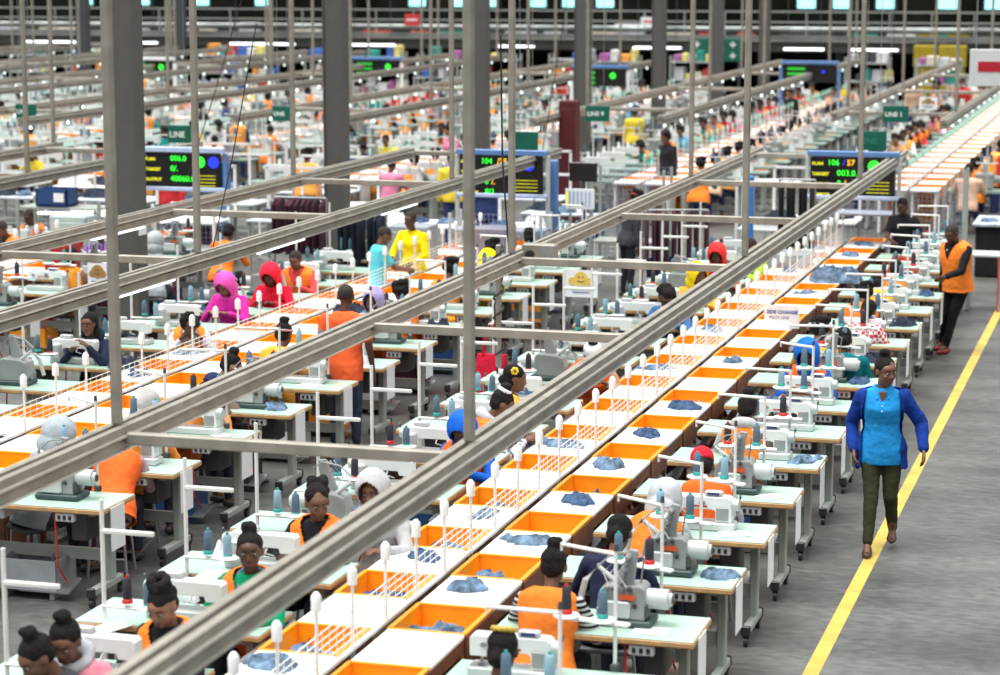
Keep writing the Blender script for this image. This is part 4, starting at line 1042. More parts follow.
def figure(label, x, y, rot, pose='sit', head=None, top=(.5, .5, .5), topm=None, vest=None, hood=None, hoodup=False, hair='bun', trous=(.03, .035, .05), skin='m',
           lean=14, yaw=0, pitch=14, hands=None, scale=1.0, sex='f', vox=.012, jacket=None, shoes=(.03, .02, .02), legs=None, face=True, tuckneck=None, sleeve=True, hat=None, stool=True,
           beltz=-.05, lx=0, poles=None, twist=0, accent=None, shortsleeve=False):
    root = thing('person', label, 'person', (x, y, 0), rot); root.scale = (scale,) * 3
    rings = FEM if sex == 'f' else MAL
    hz = .52 if pose == 'sit' else .885
    T = Matrix.Translation((0, 0, hz)) @ Matrix.Rotation(math.radians(twist), 4, 'Z') @ Matrix.Rotation(math.radians(lx), 4, 'Y') @ Matrix.Rotation(math.radians(-lean), 4, 'X')
    Hm = T @ Matrix.Translation((0, .012, .552)) @ Matrix.Rotation(math.radians(lean * .5), 4, 'X') @ Matrix.Rotation(math.radians(yaw), 4, 'Z') @ Matrix.Rotation(math.radians(-pitch), 4, 'X') @ Matrix.Translation((0, .02, .112)) @ Matrix.Scale(1.07, 4)
    H3 = Hm.to_3x3()
    sw = .165 if sex == 'f' else .195
    S = [T @ V((sx * sw, -.005, .445)) for sx in (-1, 1)]
    if hands is None: hands = [V((-.13, .42, .845)), V((.11, .40, .845))] if pose == 'sit' else [V((-.24, .06, .74)), V((.24, .06, .74))]
    hands = [V(h) for h in hands]
    if poles is None: poles = [V((-.7, -.5, -.7)), V((.7, -.5, -.7))]
    E, W = [], []
    for i in (0, 1):
        e, w = ik(S[i], hands[i], .285, .255, poles[i]); E.append(e); W.append(w)
    # legs
    hips = [V((-.088, 0, hz - .04)), V((.088, 0, hz - .04))]
    if legs is None:
        if pose == 'sit': legs = [((-.12, .42, .50), (-.12, .44, .09)), ((.12, .42, .50), (.12, .40, .09))]
        else: legs = [((-.10, .01, .47), (-.11, -.02, .085)), ((.10, .02, .47), (.11, -.01, .085))]
    legs = [(V(a), V(b)) for a, b in legs]
    # ---- body: one continuous surface
    b = MB(); torso(b, T, rings, -.028, n=24)
    b.cap(T @ V((0, -.005, .47)), .055, T @ V((0, .005, .565)), .047, 12); b.cap(T @ V((0, .005, .55)), .047, Hm @ V((0, -.02, -.06)), .046, 12)
    E3 = lambda c, r: b.ell(Hm @ V(c), r, H3, 18, 12)
    E3((0, -.012, .028), (.073, .090, .085)); E3((0, .024, -.028), (.058, .062, .076)); E3((0, .052, -.086), (.027, .022, .022)); E3((0, .045, .035), (.06, .045, .04))
    b.cap(Hm @ V((0, .083, .012)), .009, Hm @ V((0, .097, -.020)), .0135, 10); E3((-.014, .090, -.025), (.009, .010, .008)); E3((.014, .090, -.025), (.009, .010, .008))
    E3((0, .083, -.052), (.024, .010, .012)); E3((-.036, .062, -.02), (.02, .02, .02)); E3((.036, .062, -.02), (.02, .02, .02))
    for s in (-1, 1): E3((s * .075, -.008, -.005), (.010, .020, .030))
    for i in (0, 1):
        b.cap(S[i], .048, E[i], .037, 12); b.cap(E[i], .037, W[i], .024, 12)
        fd = (W[i] - E[i]).normalized(); hd = fd if pose == 'stand' else (fd + V((0, 0, -.15))).normalized()
        nr = V((0, 0, -1)) if pose == 'sit' else V(((-1, 1)[i] * -1, 0, 0))
        hand(b, W[i], hd, -nr if pose == 'sit' else -nr, -1 if i == 0 else 1, .55)
        kn, an = legs[i]
        b.cap(hips[i], .078, kn, .052, 12); b.cap(kn, .052, an, .034, 12); b.cap(an, .034, an + V((0, .10, -.045)), .026, 10); b.cap(an + V((0, -.02, -.045)), .03, an + V((0, .15, -.06)), .022, 10)
    put('body', bake(b, 'body', SKIN[skin], vox, 3), root)
    # ---- trousers
    mt = cloth('trouser_%02d%02d%02d' % tuple(int(c * 99) for c in trous), trous)
    tb = MB(); torso(tb, T if pose != 'sit' else Matrix.Translation((0, 0, hz)), rings, -.004, -.13, .01, n=24)
    for i in (0, 1):
        kn, an = legs[i]; tb.cap(hips[i], .096 if sex == 'f' else .098, kn, .064, 12); tb.cap(kn, .064, an + V((0, 0, .03)), .043, 12)
    put('trousers', bake(tb, 'trousers', mt, vox, 3, wr=.006), root)
    # ---- shoes
    ms = mat('shoe_%02d%02d%02d' % tuple(int(c * 99) for c in shoes), shoes, .5)
    if pose != 'sit' or vox < .013:
        for i in (0, 1):
            an = legs[i][1]; sh = MB()
            sh.ell(an + V((0, .055, -.055)), (.045, .125, .030)); sh.ell(an + V((0, -.01, -.04)), (.038, .055, .036))
            put('shoe', bake(sh, 'shoe', ms, .008, 2), root)
    # ---- shirt with sleeves
    mtop = topm or cloth('top_%02d%02d%02d' % tuple(int(c * 99) for c in top), top)
    sb_ = MB(); torso(sb_, T, rings, .014, -.06, .6, n=26, hem=(beltz - .04 if beltz < -.03 else None), flare=.0)
    for i in (0, 1):
        if jacket: sb_.cap(S[i], .050, S[i].lerp(E[i], .5), .045, 12); continue
        sb_.cap(S[i], .064, E[i] if not shortsleeve else S[i].lerp(E[i], .62), .052 if not shortsleeve else .060, 12)
        if not shortsleeve: sb_.cap(E[i], .052, E[i].lerp(W[i], .9), .037, 12)
    put('shirt', bake(sb_, 'shirt', mtop, vox, 3, wr=.007, seed=x), root)
    if hood:
        hb = MB(); mh = cloth('top_%02d%02d%02d' % tuple(int(c * 99) for c in hood), hood)
        Hi = Hm.inverted()
        if hoodup:
            hb.ell(Hm @ V((0, -.018, .022)), (.108, .130, .130), H3, 26, 18); hb.ell(Hm @ V((0, -.04, -.08)), (.10, .105, .09), H3, 22, 14)
            cut = lambda p: (lambda q: q.y > .02 and (q.x / .074) ** 2 + ((q.z + .012) / .112) ** 2 < 1)(Hi @ p)
            put('hood', bake(hb, 'hood', mh, .011, 3, .012, .006, x, cut), root)
            cb = MB()
            for k in range(16):
                a0, a1 = 2 * PI * k / 16, 2 * PI * (k + 1) / 16
                cb.cap(T @ V((.085 * math.cos(a0), .078 * math.sin(a0) - .0, .515 - .03 * math.sin(a0))), .030, T @ V((.085 * math.cos(a1), .078 * math.sin(a1), .515 - .03 * math.sin(a1))), .030, 8)
            put('collar', bake(cb, 'collar', mh, .012, 2, wr=.005), root)
        else:
            for k in range(16):
                a0, a1 = 2 * PI * k / 16, 2 * PI * (k + 1) / 16
                rr = lambda a: .034 + .022 * max(0, -math.sin(a))
                hb.cap(T @ V((.092 * math.cos(a0), .088 * math.sin(a0) - .01, .52 - .025 * math.sin(a0))), rr(a0), T @ V((.092 * math.cos(a1), .088 * math.sin(a1) - .01, .52 - .025 * math.sin(a1))), rr(a1), 8)
            put('collar', bake(hb, 'collar', mh, .011, 2, wr=.006), root)
    # ---- vest
    Ti = T.inverted()
    if vest:
        mv = cloth('vest_%02d%02d%02d' % tuple(int(c * 99) for c in vest), vest, .1); vb = MB()
        I4 = Matrix.Identity(4)
        torso(vb, T, rings, .036, -.06, .6, n=40, hem=-.10, flare=.012)
        for s in (-1, 1): vb.cap(T @ V((s * (sw - .06), -.003, .455)), .070, T @ V((s * (sw - .02), -.003, .432)), .070, 14)
        def vcut(p):
            q = Ti @ p
            if q.z > .462 and (q.x / .088) ** 2 + ((q.y - .012) / .088) ** 2 < 1: return True
            if q.z < -.088: return True
            return q.y > .0 and q.z > .31 and abs(q.x) < .075 * (q.z - .31) / .17
        put('vest', bake(vb, 'vest', mv, .011 if vox < .02 else vox, 3, .006, .007, x + 3, vcut), root)
    if jacket:
        mj = cloth('jacket_%02d%02d%02d' % tuple(int(c * 99) for c in jacket), jacket); jb = MB()
        torso(jb, T, rings, .028, -.1, .6, n=40, hem=-.17, flare=.012)
        for i in (0, 1): jb.cap(S[i] - V((0, 0, .004)), .066, E[i], .052, 14); jb.cap(E[i], .050, E[i].lerp(W[i], .95), .038, 14)
        def jcut(p):
            q = Ti @ p
            if q.z < -.155 and abs(q.x) < .19: return True
            return (q.z > .505) or (q.y > -.01 and abs(q.x) < .166 - .03 * max(0, (q.z - .3) / .2))
        put('jacket', bake(jb, 'jacket', mj, .010, 3, .008, .010, 2, jcut), root)
    if jacket:
        put('neck_opening', MB().prism([(-.032, .497), (.032, .497), (0, .40)], .085, .118).xf(T).mesh('neck_opening', SKIN[skin], False), root)
        for k in range(2): put('button', MB().ell(T @ V((0, .148, .385 - .045 * k)), .006).mesh('button', M_white, True), root)
    if tuckneck:
        cb = MB(); mc = cloth('top_%02d%02d%02d' % tuple(int(c * 99) for c in tuckneck), tuckneck)
        for s in (-1, 1):
            cb.cap(T @ V((s * .07, -.045, .52)), .018, T @ V((s * .075, .03, .51)), .018, 8); cb.cap(T @ V((s * .075, .03, .51)), .018, T @ V((s * .045, .105, .44)), .015, 8)
        cb.cap(T @ V((-.07, -.045, .52)), .018, T @ V((.07, -.045, .52)), .018, 8)
        put('collar', bake(cb, 'collar', mc, .009, 2), root)
    # ---- hair
    if not hoodup and hair != 'none':
        hb = MB(); g = hb.ell
        g(Hm @ V((0, -.022, .042)), (.079, .094, .080), H3, 22, 14)
        if hair in ('bun', 'topbun'):
            g(Hm @ V((0, -.045, .135)), (.048, .048, .042), H3); g(Hm @ V((.02, -.03, .155)), (.03, .03, .025), H3)
        if hair == 'bigbun':
            for k in range(9): g(Hm @ V((.045 * math.cos(k * 2.4), -.04 + .04 * math.sin(k * 2.4), .125 + .012 * (k % 3))), .033)
            g(Hm @ V((.045, -.095, .06)), (.04, .05, .045), H3)
        if hair == 'puff':
            for k in range(10): g(Hm @ V((-.035 + .04 * math.cos(k * 2.1), -.10 + .035 * math.sin(k * 1.7), .075 + .03 * math.cos(k * 3.1))), .038)
        if hair == 'afro':
            for k in range(18): g(Hm @ V((.06 * math.cos(k * 2.4), -.035 + .055 * math.sin(k * 2.4), .05 + .045 * math.cos(k * 1.3))), .045)
        if hair == 'low':
            g(Hm @ V((0, -.105, -.03)), (.035, .035, .04), H3); g(Hm @ V((0, -.05, -.02)), (.072, .06, .07), H3)
        if hair == 'long':
            for s in (-1, 1): hb.cap(Hm @ V((s * .065, -.02, .04)), .032, Hm @ V((s * .078, .0, -.12)), .026, 10)
            hb.cap(Hm @ V((0, -.07, .02)), .06, Hm @ V((0, -.075, -.14)), .06, 12)
        if hair == 'short': pass
        else: g(Hm @ V((0, -.05, -.005)), (.074, .06, .062), H3)
        wrr = {'afro': .014, 'puff': .016, 'bigbun': .014}.get(hair, .006 if hair != 'short' else .001)
        if hair == 'short': hb = MB().ell(Hm @ V((0, -.016, .034)), (.0755, .0925, .083), H3, 22, 14)
        put('hair', bake(hb, 'hair', M_hair if hair != 'short' else mat('cropped_hair', (.03, .02, .017), .9), .0085, 2, wr=wrr, seed=x * 3), root)
    if hat:
        hb = MB().ell(Hm @ V((0, -.02, .055)), (.086, .102, .082), H3, 22, 14).ell(Hm @ V((0, -.02, .03)), (.090, .106, .03), H3, 22, 10)
        put('cap', bake(hb, 'cap', cloth('top_%02d%02d%02d' % tuple(int(c * 99) for c in hat), hat), .009, 2, wr=.006), root)
    if accent:
        kind, col = accent; ma = mat('accent_%02d%02d%02d' % tuple(int(c * 99) for c in col), col, .6)
        if kind == 'flower':
            ab = MB()
            for k in range(6): ab.ell(Hm @ V((.078, -.03 + .022 * math.cos(k * 1.05), .075 + .022 * math.sin(k * 1.05))), .016, nu=8, nv=6)
            put('hair_flower', bake(ab, 'hair_flower', ma, .006, 1), root)
            put('flower_heart', MB().ell(Hm @ V((.094, -.03, .075)), .010).mesh('flower_heart', M_black, True), root)
        if kind == 'scrunchie':
            ab = MB()
            for k in range(12): ab.ell(Hm @ V((.05 * math.cos(k * .524), -.045 + .05 * math.sin(k * .524), .112)), .019, nu=8, nv=6)
            put('scrunchie', bake(ab, 'scrunchie', ma, .007, 1), root)
        if kind == 'band':
            ab = MB()
            for k in range(20):
                a0, a1 = k * PI / 10, (k + 1) * PI / 10
                ab.cap(Hm @ V((.082 * math.cos(a0), -.018 + .098 * math.sin(a0), .045 + .015 * math.sin(a0))), .013, Hm @ V((.082 * math.cos(a1), -.018 + .098 * math.sin(a1), .045 + .015 * math.sin(a1))), .013, 6)
            put('headband', bake(ab, 'headband', ma, .007, 1), root)
    # ---- face details
    if face:
        for s in (-1, 1):
            e = put('eye', MB().ell(Hm @ V((s * .030, .0765, .008)), (.0125, .009, .0062), H3, 12, 8).mesh('eye', M_eye, True), root)
            put('iris', MB().ell(Hm @ V((s * .030, .0845, .008)), (.006, .004, .006), H3, 10, 6).mesh('iris', M_iris, True), e)
            put('eyebrow', MB().cap(Hm @ V((s * .016, .086, .030)), .0040, Hm @ V((s * .045, .074, .031)), .003, 6).mesh('eyebrow', M_hair, True), root)
        put('lips', MB().ell(Hm @ V((0, .0885, -.049)), (.022, .007, .005), H3, 12, 8).ell(Hm @ V((0, .088, -.058)), (.019, .007, .0055), H3, 12, 8).mesh('lips', M_lip, True), root)
    if pose == 'sit' and stool:
        sx, sy = x - 0 * rot, y
        place(P_stool, (x, y, 0), rot, ' '.join(('low stool under ' + label.split(' with ')[0].replace('person ', 'the person ')).split()[:16]), 'stools under the workers')
    return root, Hm

ORG = (.95, .235, .03); ORGR = (.92, .15, .025); DN = (.14, .22, .36)
def by_head(hx, hy, rot, lean=14):
    """root position that brings the head of a leaning sitter over (hx, hy)"""
    off = math.sin(math.radians(lean)) * .62 + .03
    return hx + math.sin(rot) * off, hy - math.cos(rot) * off
def sitter(label, hx, hy, rot=PI, **k):
    x, y = by_head(hx, hy, rot, k.get('lean', 14))
    return figure(label, x, y, rot, 'sit', **k)
NEAR_PEOPLE = [
 # left side of the nearest line, most look towards the camera
 dict(label='person at the bottom left corner with a black bun, seen from the side', hx=-5.80, hy=11.08, rot=PI * .80, top=(.05, .05, .06), hair='bun', lean=20, pitch=24, skin='m'),
 dict(label='person in a pink top with tied black hair, second from the bottom left corner', hx=-5.76, hy=11.3, rot=PI * 1.03, top=(.75, .26, .34), hood=(.45, .47, .5), hair='bun', lean=12, pitch=20, skin='m'),
 dict(label='person in orange vest over a black collar with curly bun, looking down at the machine', hx=-5.52, hy=12.08, rot=PI * .97, top=(.012, .012, .015), vest=ORG, hair='bigbun', lean=6, pitch=22, skin='l', tuckneck=(.02, .02, .03)),
 dict(label='person in orange vest with green sleeves and denim collar looking to the right', hx=-5.50, hy=13.31, rot=PI * .98, top=(.0, .30, .13), vest=ORG, hair='bun', lean=4, pitch=2, yaw=22, skin='d', tuckneck=DN),
 dict(label='person in orange vest with black sleeves and puffed hair, looking down right', hx=-5.60, hy=14.76, rot=PI * .98, top=(.012, .012, .015), vest=ORG, hair='puff', lean=6, pitch=14, yaw=38, skin='m'),
 dict(label='person in a pale grey hoodie leaning sideways with the hood up', hx=-5.26, hy=15.15, rot=PI * 1.0, top=(.42, .42, .44), hood=(.46, .46, .48), hoodup=True, lean=6, pitch=6, lx=4, skin='m'),
 dict(label='person with a bright blue hood and orange vest behind the first track post', hx=-5.38, hy=17.6, rot=PI * 1.0, top=(.01, .10, .5), hood=(.01, .12, .62), hoodup=True, vest=ORGR, lean=10, pitch=30, skin='d'),
 dict(label='person in orange vest with white scrunchie and patterned grey scarf', hx=-5.42, hy=18.73, rot=PI * 1.62, top=(.35, .36, .4), topm=pattern('mottled_scarf', 'noise', (.6, .6, .64), (.12, .13, .2), 30), vest=ORG, hair='bun', lean=14, pitch=22, hood=(.55, .56, .6), accent=('scrunchie', (.85, .85, .86)), skin='m'),
 dict(label='person in amber vest with a yellow flower in black hair', hx=-5.60, hy=19.85, rot=PI * 1.62, top=(.75, .72, .5), vest=(.95, .45, .06), hair='low', lean=10, pitch=8, accent=('flower', (.95, .6, .03)), skin='m'),
 dict(label='person with white cap reaching forward in an orange vest', hx=-5.32, hy=21.68, rot=PI * 1.1, top=(.5, .25, .15), vest=ORGR, hair='bun', hat=(.75, .76, .78), lean=20, pitch=30, skin='d'),
 dict(label='person in a denim blue shirt with orange lapels and dark cap of hair, head bowed', hx=-5.42, hy=25.67, rot=PI * .98, top=(.06, .17, .38), hair='afro', lean=18, pitch=32, tuckneck=ORGR, skin='d'),
 dict(label='person with a yellow hood turned to the right', hx=-5.42, hy=27.3, rot=PI * 1.05, top=(.85, .45, .05), hood=(.9, .65, .01), hoodup=True, yaw=35, lean=12, pitch=10, skin='m'),
 dict(label='person in red hooded top left of the lime shirt', hx=-5.58, hy=29.5, rot=PI * 1.0, top=(.6, .03, .02), hood=(.75, .04, .04), hoodup=True, lean=16, pitch=16, skin='d'),
 dict(label='person in lime green shirt beside the right hand track post', hx=-5.30, hy=30.4, rot=PI * .7, top=(.45, .75, .05), hair='short', lean=16, pitch=10, skin='m'),
 # right side of the nearest line, most are seen from behind
 dict(label='person at the bottom edge seen from behind with sleek black hair', hx=-3.37, hy=11.72, rot=0, top=(.06, .07, .09), hair='low', lean=12, pitch=12, skin='d', accent=('scrunchie', (.5, .35, .05))),
 dict(label='person in orange vest with black and white striped sleeves and high bun', hx=-3.57, hy=13.58, rot=-.05, top=(.05, .05, .05), topm=pattern('striped_knit', 'stripe', (.015, .015, .018), (.55, .55, .57), 9), vest=ORG, hair='bun', lean=16, pitch=12, yaw=10, skin='m'),
 dict(label='person in navy top with an orange neck edge behind the grey overlock machine', hx=-3.40, hy=14.6, rot=0, top=(.02, .025, .06), vest=None, hair='low', tuckneck=ORG, lean=18, pitch=24, skin='m'),
 dict(label='person hunched under a pale grey hood in an orange vest', hx=-3.38, hy=15.95, rot=-.1, top=(.45, .47, .5), hood=(.48, .50, .53), hoodup=True, vest=ORG, lean=34, pitch=26, skin='m'),
 dict(label='person in orange vest with a red cap and grey sleeves bent over the work', hx=-3.30, hy=17.0, rot=.35, top=(.42, .46, .52), vest=ORGR, hair='low', hat=(.6, .02, .04), lean=26, pitch=22, skin='l'),
 dict(label='person in orange vest with dark hair and pale collar, back to the camera', hx=-3.32, hy=19.0, rot=0, top=(.5, .5, .52), hood=(.5, .5, .52), vest=ORG, hair='bun', lean=12, pitch=16, skin='m'),
 dict(label='person in blue hooded jacket and orange vest facing the camera', hx=-3.26, hy=21.95, rot=PI, top=(.01, .09, .42), hood=(.01, .15, .62), hoodup=True, vest=ORGR, lean=10, pitch=20, skin='d'),
 dict(label='person in a wide dark teal jacket behind the blue hood', hx=-3.05, hy=22.95, rot=.1, top=(.0, .14, .17), hair='low', lean=14, pitch=20, skin='d', sex='m'),
 dict(label='person in amber yellow top with black hair and white band', hx=-3.38, hy=23.55, rot=-.2, top=(.85, .5, .03), hair='afro', accent=('band', (.8, .8, .8)), lean=16, pitch=18, skin='m'),
 dict(label='person in a red and white checked shirt seen from behind', hx=-3.10, hy=25.3, rot=-.3, top=(.8, .8, .8), topm=pattern('red_check', 'check', (.62, .03, .07), (.85, .8, .8), 26), hair='low', lean=26, pitch=16, skin='m'),
 dict(label='person in orange vest just behind the checked shirt', hx=-3.30, hy=26.5, rot=-.1, top=(.10, .05, .04), vest=ORG, hair='afro', lean=22, pitch=18, skin='m'),
 dict(label='person in amber vest bent low, next beyond the checked shirt', hx=-3.32, hy=27.9, rot=.1, top=(.3, .3, .3), vest=(.95, .42, .05), hair='low', lean=34, pitch=22, skin='m'),
 dict(label='person in orange vest with dark sleeves near the denim heap', hx=-3.25, hy=29.3, rot=0, top=(.03, .04, .08), vest=ORG, hair='low', lean=34, pitch=22, skin='m'),
 # second line
 dict(label='person in a dark hooded jacket facing the camera behind the mint table', hx=-10.68, hy=21.66, rot=PI * .99, top=(.012, .02, .045), hair='long', hood=(.012, .02, .045), lean=6, pitch=4, skin='m', hands=[(-.08, .30, .98), (.10, .32, .93)]),
 dict(label='person in a magenta hooded top with the hood up', hx=-10.58, hy=25.08, rot=PI * .98, top=(.70, .03, .38), hood=(.78, .10, .48), hoodup=True, lean=12, pitch=30, skin='l'),
 dict(label='person in a scarlet hooded top with the hood up', hx=-10.38, hy=26.0, rot=PI * 1.0, top=(.68, .01, .04), hood=(.8, .02, .05), hoodup=True, lean=12, pitch=26, skin='d'),
 dict(label='person in orange vest over a coral red shirt beside the scarlet hood', hx=-10.6, hy=27.4, rot=PI * 1.0, top=(.75, .08, .08), vest=ORG, hair='short', sex='m', lean=10, pitch=20, skin='m'),
 dict(label='person in a pale grey shirt and orange strap bending far down over the table', hx=-10.1, hy=22.9, rot=PI * 1.15, top=(.5, .55, .62), vest=ORG, hair='afro', lean=40, pitch=30, skin='d'),
 dict(label='person in a lilac hood looking at the camera from the second line', hx=-8.38, hy=24.0, rot=PI * 1.0, top=(.2, .12, .32), hood=(.36, .30, .55), hoodup=True, vest=ORGR, lean=6, pitch=2, yaw=-8, skin='d'),
 dict(label='person with dark hair and orange vest behind the lilac hood', hx=-8.40, hy=25.0, rot=.5, top=(.2, .1, .1), vest=ORG, hair='afro', lean=14, pitch=10, skin='d'),
 dict(label='person in amber vest with black cap and pink band, back to the camera', hx=-8.55, hy=21.7, rot=-.1, top=(.85, .5, .15), vest=(.95, .48, .06), hair='bun', accent=('band', (.6, .35, .4)), lean=16, pitch=12, skin='m'),
 dict(label='person with tied hair in the second line left of the man in coral shirt', hx=-8.40, hy=19.9, rot=-.9, top=(.25, .18, .15), vest=ORG, hair='bun', lean=18, pitch=20, skin='l'),
 dict(label='person with dark blue patterned headscarf in an orange top', hx=-8.20, hy=19.0, rot=-.5, top=(.8, .25, .05), hair='low', hat=(.02, .03, .09), lean=26, pitch=26, skin='m'),
 dict(label='person under a pale grey hood with its back to the camera in the second line', hx=-8.28, hy=17.8, rot=-.1, top=(.75, .24, .04), hood=(.46, .45, .44), hoodup=True, lean=20, pitch=12, skin='m'),
 dict(label='person under a blue grey hood at the left picture edge', hx=-8.45, hy=16.5, rot=-.6, top=(.35, .40, .45), hood=(.42, .47, .52), hoodup=True, lean=20, pitch=16, skin='m'),
 dict(label='person with round black hair far along the second line', hx=-8.49, hy=27.2, rot=0, top=(.85, .3, .03), hair='afro', lean=18, pitch=10, skin='d'),
 dict(label='person in a bright yellow hooded top far along the second line', hx=-8.27, hy=28.1, rot=-.2, top=(.88, .72, .01), hood=(.9, .75, .01), hoodup=True, lean=22, pitch=10, skin='m'),
 dict(label='person with a low black bun at the far end of the second line', hx=-8.40, hy=30.6, rot=0, top=(.85, .35, .06), hair='low', lean=8, pitch=0, skin='d'),
 dict(label='person with dark hair beside the low black bun in the second line', hx=-8.62, hy=29.5, rot=.3, top=(.05, .05, .06), hair='afro', lean=24, pitch=10, skin='d'),
 dict(label='person in a muted pink sleeve bending under the first cross tie', hx=-8.15, hy=17.05, rot=.2, top=(.42, .25, .30), vest=ORGR, hair='low', lean=40, pitch=30, skin='m'),
 # third line
 dict(label='person in orange vest over a white shirt at the left picture edge', hx=-16.2, hy=31.0, rot=PI * 1.0, top=(.75, .75, .78), vest=ORG, hair='short', sex='m', lean=8, pitch=18, skin='d'),
 dict(label='person in an orange vest cut by the left picture edge', hx=-15.9, hy=29.6, rot=PI * .9, top=(.05, .05, .05), vest=ORG, hair='short', sex='m', lean=16, pitch=20, skin='m'),
 dict(label='person in a wide orange vest seen from behind left of the nearest column', hx=-13.45, hy=26.8, rot=0, top=(.3, .15, .1), vest=(.95, .33, .04), hair='low', lean=10, pitch=16, skin='m'),
 dict(label='person with grey hood behind the nearest steel column', hx=-13.1, hy=28.6, rot=.2, top=(.4, .42, .45), hood=(.4, .42, .44), hoodup=True, lean=16, pitch=10, skin='m'),
 dict(label='person in purple top beside the red cabinet', hx=-14.3, hy=29.4, rot=PI, top=(.2, .05, .4), hair='afro', lean=10, pitch=10, skin='m'),
 dict(label='person in bright orange top below the blue post of the left screen', hx=-12.75, hy=30.3, rot=0, top=(.95, .2, .02), hair='low', lean=22, pitch=20, skin='m'),
]
for k, d in enumerate(NEAR_PEOPLE):
    d = dict(d); far = d['hy'] > 24
    d.setdefault('vox', .012 if not far else .015)
    d['face'] = (math.cos(d.get('rot', 0)) < .2)
    sitter(**d)

# standing people
hero, _ = figure('person walking on the walkway in bright blue polo shirt and open navy jacket', -2.20, 19.12, PI + .08, 'stand', top=(.015, .26, .62), jacket=(.006, .035, .24), hair='bun', tuckneck=(.02, .29, .66),
       trous=(.035, .04, .018), shoes=(.06, .02, .015), lean=1, pitch=8, yaw=34, skin='m', vox=.009, scale=.99, beltz=-.09,
       hands=[(-.35, .10, .90), (.23, .06, .87)], poles=[V((-.6, -1, -.1)), V((.5, -1, -.1))],
       legs=[((-.085, .03, .48), (-.10, -.17, .13)), ((.075, .10, .48), (.09, .20, .085))])
man, _ = figure('person standing by the walkway in orange vest, black sleeves and dark red shoes', -2.50, 29.5, PI * .78, 'stand', top=(.012, .012, .014), vest=ORG, hair='short', sex='m', trous=(.01, .01, .012), shoes=(.25, .015, .02),
       lean=6, pitch=26, yaw=10, skin='d', vox=.012, scale=1.0, tuckneck=(.6, .62, .65), hands=[(-.20, .42, 1.02), (.27, .02, .80)], poles=[V((-.3, -1, -.6)), V((.5, -1, -.1))],
       legs=[((-.02, .08, .47), (.02, .14, .085)), ((.13, .03, .47), (.26, -.02, .085))])
figure('person in a coral orange t-shirt and dark jeans standing with his back to the camera', -7.85, 21.6, .12, 'stand', top=(.88, .13, .035), hair='short', sex='m', trous=(.035, .05, .085), shoes=(.03, .03, .03), lean=2, pitch=6, skin='d', vox=.012,
       scale=1.02, beltz=-.12, shortsleeve=True, hands=[(-.27, .06, .80), (.27, .06, .80)], poles=[V((-.4, -1, -.2)), V((.4, -1, -.2))], face=False)
figure('person in a cyan shirt standing sideways at the second line', -9.72, 28.0, -1.0, 'stand', top=(.10, .58, .70), hair='short', sex='m', trous=(.02, .02, .03), lean=4, pitch=20, skin='m', vox=.014, scale=.93, shortsleeve=True, hands=[(-.1, .42, 1.05), (.1, .42, 1.05)], face=False, beltz=-.12)
figure('person in a bright yellow shirt standing and facing the camera at the second line', -9.70, 29.4, PI * .95, 'stand', top=(.85, .68, .005), hair='short', sex='f', trous=(.02, .02, .03), lean=2, pitch=8, yaw=-5, skin='d', vox=.014, scale=.96, hands=[(-.14, .30, .98), (.16, .32, 1.05)], beltz=-.12)
figure('person in a patterned black top standing behind the gate frame', -3.62, 33.4, PI * 1.0, 'stand', top=(.012, .012, .014), hair='low', trous=(.01, .01, .012), lean=6, pitch=20, yaw=-12, skin='d', vox=.014, scale=.95, shortsleeve=True, hands=[(-.20, .34, 1.02), (.10, .38, 1.02)])
figure('person with dark hair and red tie standing near the frame trolley', -7.62, 33.2, -.9, 'stand', top=(.05, .05, .055), hair='afro', trous=(.03, .03, .04), lean=10, pitch=20, skin='d', vox=.015, scale=.96, accent=('band', (.5, .02, .05)), face=False)

# distant figures: a few shapes shared, each with its own clothes
def far_proto(pose, lean, sex):
    r, _ = figure('tmp', 0, 0, 0, pose, top=(.5, .5, .5), vest=(.9, .3, .03), hair='afro' if sex == 'f' else 'short', sex=sex, lean=lean, pitch=14, vox=.022, face=False, stool=False)
    ms = {c.name.split('.')[0]: c.data for c in r.children}
    for c in list(r.children): bpy.data.objects.remove(c)
    bpy.data.objects.remove(r); return ms
FP = [far_proto('sit', 14, 'f'), far_proto('sit', 28, 'f'), far_proto('sit', 8, 'm'), far_proto('stand', 3, 'f'), far_proto('stand', 5, 'm')]
TOPC = [('white', (.7, .7, .72)), ('black', (.02, .02, .025)), ('red', (.6, .04, .04)), ('sky blue', (.15, .4, .65)), ('yellow', (.8, .6, .05)), ('grey', (.35, .36, .38)), ('navy', (.03, .05, .15)), ('pink', (.75, .25, .4)), ('pale peach', (.75, .5, .35)), ('teal', (.03, .35, .33))]
TM = [cloth('far_top_%d' % i, c) for i, (n_, c) in enumerate(TOPC)]
VMs = [cloth('far_vest_0', (.92, .25, .03)), cloth('far_vest_1', (.95, .38, .08))]
def far_person(x, y, rot, pi, ti, vest, where, grp, sc=1.0):
    lab = 'person, %s top%s, %s' % (TOPC[ti][0], ', orange vest' if vest else '', where)
    t = thing('person', lab, 'person', (x, y, 0), rot, grp); t.scale = (sc,) * 3
    for k, me in FP[pi].items():
        if k in ('body', 'shirt', 'trousers', 'hair', 'shoe') or (k == 'vest' and vest):
            if k == 'shoe': continue
            o = put(k, me, t)
            m = {'shirt': TM[ti], 'vest': random.choice(VMs), 'body': random.choice(list(SKIN.values())), 'trousers': TM[6], 'hair': M_hair}[k]
            o.material_slots[0].link = 'OBJECT'; o.material_slots[0].material = m
    return t
n = 0
random.seed(11)
